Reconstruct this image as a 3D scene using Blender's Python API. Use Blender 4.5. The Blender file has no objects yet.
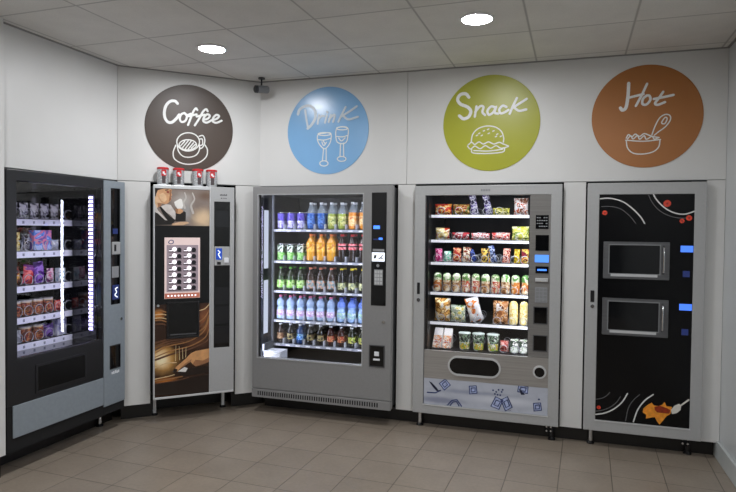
import bpy, math, random
from mathutils import Vector, Matrix
random.seed(7)
scene = bpy.context.scene
COL = scene.collection
PI = math.pi

# ------------------------------------------------------------------ materials
def lin(c):
    c = c / 255.0
    return c / 12.92 if c <= 0.04045 else ((c + 0.055) / 1.055) ** 2.4
def rgb(h):
    h = h.lstrip('#')
    return (lin(int(h[0:2], 16)), lin(int(h[2:4], 16)), lin(int(h[4:6], 16)), 1.0)
MATS = {}
def newmat(key):
    m = bpy.data.materials.new(key); m.use_nodes = True
    MATS[key] = m
    return m, m.node_tree.nodes, m.node_tree.links, m.node_tree.nodes['Principled BSDF']
def mat(key, color, rough=0.45, metal=0.0, emit=0.0, ecol=None, vary=0.06, scale=14.0, coat=0.0, bump=0.0, spec=0.5):
    if key in MATS: return MATS[key]
    m, N, L, P = newmat(key)
    P.inputs['Roughness'].default_value = rough
    P.inputs['Metallic'].default_value = metal
    P.inputs['Coat Weight'].default_value = coat
    P.inputs['Coat Roughness'].default_value = 0.08
    P.inputs['Specular IOR Level'].default_value = spec
    c = rgb(color)
    tc = N.new('ShaderNodeTexCoord'); nz = N.new('ShaderNodeTexNoise')
    nz.inputs['Scale'].default_value = scale; nz.inputs['Detail'].default_value = 3
    L.new(tc.outputs['Object'], nz.inputs['Vector'])
    rp = N.new('ShaderNodeValToRGB')
    rp.color_ramp.elements[0].position = 0.3; rp.color_ramp.elements[1].position = 0.7
    rp.color_ramp.elements[0].color = tuple(x * (1 - vary) for x in c[:3]) + (1,)
    rp.color_ramp.elements[1].color = tuple(min(1, x * (1 + vary)) for x in c[:3]) + (1,)
    L.new(nz.outputs['Fac'], rp.inputs['Fac']); L.new(rp.outputs['Color'], P.inputs['Base Color'])
    if emit:
        P.inputs['Emission Color'].default_value = rgb(ecol or color)
        P.inputs['Emission Strength'].default_value = emit
    if bump:
        b = N.new('ShaderNodeBump'); b.inputs['Strength'].default_value = bump; b.inputs['Distance'].default_value = 0.002
        L.new(nz.outputs['Fac'], b.inputs['Height']); L.new(b.outputs['Normal'], P.inputs['Normal'])
    return m
def brushed(key, color, rough=0.32, metal=0.85, axis='X'):
    if key in MATS: return MATS[key]
    m, N, L, P = newmat(key)
    P.inputs['Metallic'].default_value = metal
    tc = N.new('ShaderNodeTexCoord'); mp = N.new('ShaderNodeMapping'); nz = N.new('ShaderNodeTexNoise')
    mp.inputs['Scale'].default_value = (2, 60, 400) if axis == 'X' else (400, 60, 2)
    nz.inputs['Scale'].default_value = 1.0; nz.inputs['Detail'].default_value = 4
    L.new(tc.outputs['Object'], mp.inputs['Vector']); L.new(mp.outputs['Vector'], nz.inputs['Vector'])
    rp = N.new('ShaderNodeValToRGB'); c = rgb(color)
    rp.color_ramp.elements[0].position = 0.3; rp.color_ramp.elements[1].position = 0.7
    rp.color_ramp.elements[0].color = tuple(x * 0.8 for x in c[:3]) + (1,)
    rp.color_ramp.elements[1].color = tuple(min(1, x * 1.15) for x in c[:3]) + (1,)
    L.new(nz.outputs['Fac'], rp.inputs['Fac']); L.new(rp.outputs['Color'], P.inputs['Base Color'])
    mr = N.new('ShaderNodeMapRange'); mr.inputs[3].default_value = rough - 0.06; mr.inputs[4].default_value = rough + 0.08
    L.new(nz.outputs['Fac'], mr.inputs[0]); L.new(mr.outputs[0], P.inputs['Roughness'])
    return m
def glass(key, tint='ffffff', ior=1.5, rough=0.0):
    if key in MATS: return MATS[key]
    m, N, L, P = newmat(key)
    N.remove(P)
    out = N['Material Output']
    tr = N.new('ShaderNodeBsdfTransparent'); gl = N.new('ShaderNodeBsdfGlossy'); mx = N.new('ShaderNodeMixShader')
    tr.inputs['Color'].default_value = rgb(tint); gl.inputs['Roughness'].default_value = rough
    ge = N.new('ShaderNodeNewGeometry'); dt = N.new('ShaderNodeVectorMath'); dt.operation = 'DOT_PRODUCT'
    L.new(ge.outputs['Normal'], dt.inputs[0]); L.new(ge.outputs['Incoming'], dt.inputs[1])
    def mth(op, a, b=None):
        q = N.new('ShaderNodeMath'); q.operation = op
        for i, v in enumerate((a, b)):
            if v is None: continue
            if isinstance(v, (int, float)): q.inputs[i].default_value = v
            else: L.new(v, q.inputs[i])
        return q.outputs[0]
    f0 = ((ior - 1) / (ior + 1)) ** 2                  # reflection of one face of the pane (Schlick)
    c5 = mth('POWER', mth('SUBTRACT', 1.0, mth('ABSOLUTE', dt.outputs['Value'])), 5.0)
    fr = mth('ADD', mth('MULTIPLY', c5, 1 - f0), f0)
    L.new(fr, mx.inputs[0]); L.new(tr.outputs[0], mx.inputs[1]); L.new(gl.outputs[0], mx.inputs[2]); L.new(mx.outputs[0], out.inputs['Surface'])
    return m
def pack(key, cols, scale=22.0, rough=0.28, stretch=(1, 1, 1), detail=2.0, weights=None):
    """printed packaging: blocks of the pack's own print colours"""
    if key in MATS: return MATS[key]
    m, N, L, P = newmat(key)
    P.inputs['Roughness'].default_value = rough
    tc = N.new('ShaderNodeTexCoord'); mp = N.new('ShaderNodeMapping'); nz = N.new('ShaderNodeTexNoise')
    mp.inputs['Scale'].default_value = stretch
    mp.inputs['Location'].default_value = (hash_(key) * 9.0, hash_(key + 'q') * 9.0, hash_(key + 'z') * 9.0)
    nz.inputs['Scale'].default_value = scale; nz.inputs['Detail'].default_value = detail; nz.inputs['Distortion'].default_value = 0.6
    L.new(tc.outputs['Object'], mp.inputs['Vector']); L.new(mp.outputs['Vector'], nz.inputs['Vector'])
    rp = N.new('ShaderNodeValToRGB'); rp.color_ramp.interpolation = 'CONSTANT'
    n = len(cols)
    pos = weights or [0.0] + {1: [], 2: [0.52], 3: [0.46, 0.57], 4: [0.44, 0.51, 0.58]}[n]
    E = rp.color_ramp.elements
    E[0].position = 0; E[0].color = rgb(cols[0])
    E[1].position = pos[1] if n > 1 else 1; E[1].color = rgb(cols[1 if n > 1 else 0])
    for i in range(2, n):
        e = E.new(pos[i]); e.color = rgb(cols[i])
    L.new(nz.outputs['Fac'], rp.inputs['Fac']); L.new(rp.outputs['Color'], P.inputs['Base Color'])
    return m
def hash_(s):
    v = 0
    for ch in s: v = (v * 31 + ord(ch)) % 10007
    return v / 10007.0
def translucent(key, color, alpha=0.45, rough=0.12):
    if key in MATS: return MATS[key]
    m = mat(key, color, rough=rough, vary=0.06, coat=0.5); m.node_tree.nodes['Principled BSDF'].inputs['Alpha'].default_value = alpha
    return m
def lamp(key, color, strength):
    if key in MATS: return MATS[key]
    m, N, L, P = newmat(key)
    N.remove(P); e = N.new('ShaderNodeEmission')
    e.inputs['Color'].default_value = rgb(color); e.inputs['Strength'].default_value = strength
    L.new(e.outputs[0], N['Material Output'].inputs['Surface'])
    return m

def grid_nodes(N, L, size, rot, ox, oy, half):
    """returns a value socket: 1 on a joint line, 0 on a tile; plus the cell vector"""
    tc = N.new('ShaderNodeTexCoord'); mp = N.new('ShaderNodeMapping'); mp.vector_type = 'TEXTURE'
    mp.inputs['Location'].default_value = (ox, oy, 0); mp.inputs['Rotation'].default_value = (0, 0, rot); mp.inputs['Scale'].default_value = (size, size, 1)
    L.new(tc.outputs['Object'], mp.inputs['Vector'])
    sx = N.new('ShaderNodeSeparateXYZ'); L.new(mp.outputs['Vector'], sx.inputs[0])
    outs = []
    for k in (0, 1):
        a = N.new('ShaderNodeMath'); a.operation = 'ADD'; a.inputs[1].default_value = 0.5; L.new(sx.outputs[k], a.inputs[0])
        f = N.new('ShaderNodeMath'); f.operation = 'FRACT'; L.new(a.outputs[0], f.inputs[0])
        s = N.new('ShaderNodeMath'); s.operation = 'SUBTRACT'; s.inputs[1].default_value = 0.5; L.new(f.outputs[0], s.inputs[0])
        b = N.new('ShaderNodeMath'); b.operation = 'ABSOLUTE'; L.new(s.outputs[0], b.inputs[0])
        c = N.new('ShaderNodeMapRange'); c.inputs[1].default_value = half * 0.5 / size; c.inputs[2].default_value = half * 1.5 / size
        c.inputs[3].default_value = 1; c.inputs[4].default_value = 0; L.new(b.outputs[0], c.inputs[0]); outs.append(c.outputs[0])
    mx = N.new('ShaderNodeMath'); mx.operation = 'MAXIMUM'; L.new(outs[0], mx.inputs[0]); L.new(outs[1], mx.inputs[1])
    fl = N.new('ShaderNodeVectorMath'); fl.operation = 'FLOOR'; L.new(mp.outputs['Vector'], fl.inputs[0])
    return mx.outputs[0], fl.outputs[0], tc.outputs['Object']
def tiled(key, c_tile, c_joint, size, rot, ox, oy, half, rough, mottle, bump, speck=60.0, cellvar=0.05):
    m, N, L, P = newmat(key)
    line, cell, vec = grid_nodes(N, L, size, rot, ox, oy, half)
    nz = N.new('ShaderNodeTexNoise'); nz.inputs['Scale'].default_value = speck; nz.inputs['Detail'].default_value = 5; L.new(vec, nz.inputs['Vector'])
    n2 = N.new('ShaderNodeTexNoise'); n2.inputs['Scale'].default_value = 5; n2.inputs['Detail'].default_value = 4; L.new(vec, n2.inputs['Vector'])
    wn = N.new('ShaderNodeTexWhiteNoise'); L.new(cell, wn.inputs['Vector'])
    def mr(sock, lo, hi):
        r = N.new('ShaderNodeMapRange'); r.inputs[3].default_value = lo; r.inputs[4].default_value = hi; L.new(sock, r.inputs[0]); return r.outputs[0]
    def mul(a, b):
        q = N.new('ShaderNodeMath'); q.operation = 'MULTIPLY'; L.new(a, q.inputs[0]); L.new(b, q.inputs[1]); return q.outputs[0]
    v = mul(mul(mr(nz.outputs['Fac'], 1 - mottle, 1 + mottle), mr(n2.outputs['Fac'], 1 - mottle, 1 + mottle)), mr(wn.outputs['Value'], 1 - cellvar, 1 + cellvar))
    vm = N.new('ShaderNodeVectorMath'); vm.operation = 'SCALE'; vm.inputs[0].default_value = rgb(c_tile)[:3]; L.new(v, vm.inputs['Scale'])
    mix = N.new('ShaderNodeMix'); mix.data_type = 'RGBA'; L.new(line, mix.inputs[0]); L.new(vm.outputs[0], mix.inputs[6]); mix.inputs[7].default_value = rgb(c_joint)
    L.new(mix.outputs[2], P.inputs['Base Color'])
    P.inputs['Roughness'].default_value = rough
    b = N.new('ShaderNodeBump'); b.inputs['Strength'].default_value = bump; b.inputs['Distance'].default_value = 0.003; b.invert = True
    ad = N.new('ShaderNodeMath'); ad.operation = 'ADD'; L.new(line, ad.inputs[0]); L.new(mr(nz.outputs['Fac'], 0, 0.12), ad.inputs[1])
    L.new(ad.outputs[0], b.inputs['Height']); L.new(b.outputs['Normal'], P.inputs['Normal'])
    return m

# ------------------------------------------------------------------ mesh builder
class MB:
    def __init__(s): s.v = []; s.f = []; s.m = []; s.sm = []; s.mats = []
    def mi(s, m):
        if m not in s.mats: s.mats.append(m)
        return s.mats.index(m)
    def add(s, vs, fs, m, smooth=False):
        b = len(s.v); s.v += [tuple(x) for x in vs]; k = s.mi(m)
        for f in fs:
            s.f.append([b + i for i in f]); s.m.append(k); s.sm.append(smooth)
        return s
    def box(s, x0, x1, y0, y1, z0, z1, m):
        vs = [(x0,y0,z0),(x1,y0,z0),(x1,y1,z0),(x0,y1,z0),(x0,y0,z1),(x1,y0,z1),(x1,y1,z1),(x0,y1,z1)]
        return s.add(vs, [(3,2,1,0),(4,5,6,7),(0,1,5,4),(1,2,6,5),(2,3,7,6),(3,0,4,7)], m)
    def frame(s, x0, x1, z0, z1, a0, a1, b0, b1, y0, y1, m):
        """rectangular ring x0..x1, z0..z1 around a hole a0..a1, b0..b1"""
        o = [(x0,z0),(x1,z0),(x1,z1),(x0,z1)]; i = [(a0,b0),(a1,b0),(a1,b1),(a0,b1)]
        vs = [(p[0],y0,p[1]) for p in o] + [(p[0],y0,p[1]) for p in i] + [(p[0],y1,p[1]) for p in o] + [(p[0],y1,p[1]) for p in i]
        fs = []
        for k in range(4):
            n = (k + 1) % 4
            fs += [(k,n,4+n,4+k), (8+n,8+k,12+k,12+n), (n,k,8+k,8+n), (4+k,4+n,12+n,12+k)]
        return s.add(vs, fs, m)
    def prism(s, pts, y0, y1, m, smooth=False):
        n = len(pts)
        ar = sum(pts[i][0] * pts[(i+1) % n][1] - pts[(i+1) % n][0] * pts[i][1] for i in range(n))
        if ar < 0: pts = pts[::-1]
        vs = [(p[0], y0, p[1]) for p in pts] + [(p[0], y1, p[1]) for p in pts]
        fs = [tuple(range(n)), tuple(range(2*n-1, n-1, -1))] + [((i+1) % n, i, n+i, n+(i+1) % n) for i in range(n)]
        return s.add(vs, fs, m, smooth)
    def lathe(s, prof, c=(0,0,0), n=16, axis='Z', smooth=True):
        """prof: list of (r, h, material of the band up to the next point)"""
        def P(r, h, a):
            u, w = r * math.cos(a), r * math.sin(a)
            if axis == 'Z': q = (u, w, h)
            elif axis == 'Y': q = (u, h, -w)
            else: q = (h, u, w)
            return (q[0]+c[0], q[1]+c[1], q[2]+c[2])
        for i in range(len(prof) - 1):
            (r0, h0, m), (r1, h1, _) = prof[i], prof[i+1]
            vs = [P(r0, h0, 2*PI*k/n) for k in range(n)] + [P(r1, h1, 2*PI*k/n) for k in range(n)]
            if r0 < 1e-6:
                fs = [(0, n+k, n+(k+1) % n)[::-1] if False else (k, n+(k+1) % n, n+k) for k in range(n)]
            elif r1 < 1e-6:
                fs = [(k, (k+1) % n, n+k) for k in range(n)]
            else:
                fs = [(k, (k+1) % n, n+(k+1) % n, n+k) for k in range(n)]
            s.add(vs, fs, m, smooth and abs(h1-h0) > 1e-5)
        return s
    def cyl(s, c, r, h, m, n=16, axis='Z', r2=None):
        r2 = r if r2 is None else r2
        return s.lathe([(0,0,m),(r,0,m),(r2,h,m),(0,h,m)], c, n, axis)
    def tube(s, path, r, m, n=6, closed=False):
        P = [Vector(p) for p in path]; vs = []; up = Vector((0.13, 0.21, 0.97)).normalized()
        for i, p in enumerate(P):
            t = (P[(i+1) % len(P)] - P[i-1]) if closed else (P[min(i+1, len(P)-1)] - P[max(i-1, 0)])
            t.normalize(); a = t.cross(up)
            if a.length < 1e-3: a = t.cross(Vector((1,0,0)))
            a.normalize(); b = a.cross(t)
            vs += [p + r * (math.cos(2*PI*k/n) * a + math.sin(2*PI*k/n) * b) for k in range(n)]
        fs = []
        for i in range(len(P) - (0 if closed else 1)):
            j = (i+1) % len(P)
            fs += [(i*n+k, i*n+(k+1) % n, j*n+(k+1) % n, j*n+k) for k in range(n)]
        if not closed: fs += [tuple(range(n))[::-1], tuple((len(P)-1)*n+k for k in range(n))]
        return s.add(vs, fs, m, True)
    def ribbon(s, pts, w, y0, y1, m, step=6, taper=False):
        """a flat brush stroke in the xz plane, y0 (front) to y1 (back)"""
        P = [Vector((a, b)) for a, b in pts]; closed = (P[0] - P[-1]).length < 1e-6 and len(P) > 3
        q = []
        for i in range(len(P) - 1):
            p1, p2 = P[i], P[i+1]
            p0 = P[i-1] if i > 0 else (P[-2] if closed else 2*p1 - p2)
            p3 = P[i+2] if i + 2 < len(P) else (P[1] if closed else 2*p2 - p1)
            for k in range(step):
                t = k / step
                q.append(0.5 * ((2*p1) + (p2-p0)*t + (2*p0-5*p1+4*p2-p3)*t*t + (3*p1-p0-3*p2+p3)*t**3))
        q.append(P[-1])
        vs = []; h = w / 2
        if not closed:
            d0 = (q[1]-q[0]).normalized(); d1 = (q[-1]-q[-2]).normalized()
        L_ = []; 
        for i, p in enumerate(q):
            if closed: d = q[(i+1) % (len(q)-1)] - q[(i-1) % (len(q)-1)]
            else: d = q[min(i+1, len(q)-1)] - q[max(i-1, 0)]
            if d.length < 1e-9: d = Vector((1, 0))
            d.normalize(); n = Vector((-d.y, d.x))
            hh = h * (1 - 0.55 * (i / (len(q)-1))) if taper else h
            L_.append((p, d, n, hh))
        if not closed:                                     # rounded ends
            p, d, n, hh = L_[0]
            L_ = [(p - d*hh*a, d, n, hh*b) for a, b in ((0.95, 0.3), (0.7, 0.7))] + L_
            p, d, n, hh = L_[-1]
            L_ = L_ + [(p + d*hh*a, d, n, hh*b) for a, b in ((0.7, 0.7), (0.95, 0.3))]
        for L_i, (p, d, n, hh) in enumerate(L_):
            for y in (y0 - 0.0004*L_i/len(L_), y1):
                a = p + n*hh; b = p - n*hh
                vs += [(a.x, y, a.y), (b.x, y, b.y)]
        fs = []
        for i in range(len(L_) - 1):
            a = i*4; b = a + 4
            fs += [(a, a+1, b+1, b), (a+2, a, b, b+2), (a+1, a+3, b+3, b+1)]
        if not closed:
            e = (len(L_)-1)*4
            fs += [(0, 2, 3, 1), (e, e+1, e+3, e+2)]
        return s.add(vs, fs, m)
    def sheet(s, pts, y, m):
        return s.prism(pts, y, y + 0.0006, m)
    def pillow(s, w, h, t, m, crimp=None, seed=0, seal=0.008, cx=0, cy=0, z0=0, nu=9, nv=11, puff=0.5):
        rnd = random.Random(seed); crimp = crimp or m
        ph = [rnd.uniform(0, 6.28) for _ in range(6)]
        def depth(u, v):
            d = max(0.0, (1 - abs(u)**2.6))**puff * max(0.0, (1 - abs(v)**3.2))**puff
            return t/2 * d * (1 + 0.13*math.sin(5*u+ph[0]+3*v) + 0.10*math.sin(9*v+ph[1]-4*u))
        for side in (-1, 1):
            vs = []; 
            for j in range(nv+1):
                v = -1 + 2*j/nv
                for i in range(nu+1):
                    u = -1 + 2*i/nu
                    pinch = 1 - 0.06*(1 - abs(v)**2) * abs(u)
                    vs.append((cx + u*w/2*pinch, cy + side*depth(u, v), z0 + seal + (v+1)/2*(h-2*seal)))
            fs = []
            for j in range(nv):
                for i in range(nu):
                    a = j*(nu+1)+i; f = (a, a+1, a+nu+2, a+nu+1)
                    fs.append(f if side < 0 else f[::-1])
            s.add(vs, fs, m, True)
        for zz in (z0, z0 + h - seal):
            s.box(cx-w/2, cx+w/2, cy-0.0008, cy+0.0008, zz, zz+seal, crimp)
        return s
    def build(s, name, parent=None, loc=(0,0,0), rz=0.0, bevel=0.0, seg=2):
        me = bpy.data.meshes.new(name); me.from_pydata(s.v, [], s.f)
        for m in s.mats: me.materials.append(m)
        me.polygons.foreach_set('material_index', s.m); me.polygons.foreach_set('use_smooth', s.sm)
        me.update()
        o = bpy.data.objects.new(name, me); COL.objects.link(o)
        o.location = loc; o.rotation_euler = (0, 0, rz)
        if parent is not None: o.parent = parent
        if bevel:
            b = o.modifiers.new('Bevel', 'BEVEL'); b.width = bevel; b.segments = seg; b.limit_method = 'ANGLE'; b.angle_limit = math.radians(40)
        return o
def tag(o, label=None, cat=None, group=None, kind=None):
    if label: o['label'] = label
    if cat: o['category'] = cat
    if group: o['group'] = group
    if kind: o['kind'] = kind
    return o
def thing(name, label, cat, loc, rz=0.0, group=None):
    o = bpy.data.objects.new(name, None); COL.objects.link(o); o.empty_display_size = 0.1
    o.location = loc; o.rotation_euler = (0, 0, rz)
    return tag(o, label, cat, group)
KIDS = {}
def copy_tree(o, parent=None):
    c = o.copy(); COL.objects.link(c)
    if parent is not None: c.parent = parent
    for ch in KIDS.get(o.name, []): copy_tree(ch, c)
    return c
def kid(o, parent): KIDS.setdefault(parent.name, []).append(o); return o

# common materials
WHITE = mat('white_laminate', 'd8d8d6', rough=0.42, vary=0.02, scale=3)
BLACK = mat('black_plastic', '141416', rough=0.35, vary=0.1)
BLACKGLOSS = mat('black_gloss', '08080a', rough=0.06, vary=0.05)
VOID = mat('black_matt', '09090a', rough=0.8, vary=0.1)
SILVER = mat('silver_paint', 'adaeae', rough=0.4, metal=0.1, vary=0.03, scale=60)
SILVERL = mat('silver_bright', 'cfd1d2', rough=0.3, metal=0.3, vary=0.03)
CHROME = mat('chrome', 'd6d8da', rough=0.15, metal=1.0, vary=0.03)
GREY = mat('grey_paint', '858789', rough=0.42, metal=0.1, vary=0.04, scale=60)
GREYD = mat('dark_grey_paint', '4a4b4d', rough=0.5, metal=0.2, vary=0.05)
BLUEGREY = mat('blue_grey_paint', '8c959c', rough=0.45, metal=0.1, vary=0.05, scale=40)
STEEL = brushed('brushed_steel', 'a9a6a2', axis='X', metal=0.45)
STEELV = brushed('brushed_steel_dark', '807e7b', axis='X', rough=0.4, metal=0.25)
GLASS = glass('window_glass')
BLUELIT = mat('blue_display', '1a3a9a', emit=1.6, ecol='4a86ff', rough=0.2)
BLUEDIM = mat('blue_button', '25305c', emit=0.10, ecol='3a56c0', rough=0.3)
WHITELIT = mat('white_display', 'e8eef2', emit=0.9, ecol='e8f0ff', rough=0.3)
WHITEP = mat('white_plastic', 'e9ebee', rough=0.35, vary=0.03)
GREYP = mat('grey_plastic', '8f9194', rough=0.45)
LED = lamp('cool_led', 'dfe6ff', 34.0)
LEDV = lamp('violet_white_led', 'c8c0ff', 8.0)

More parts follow.
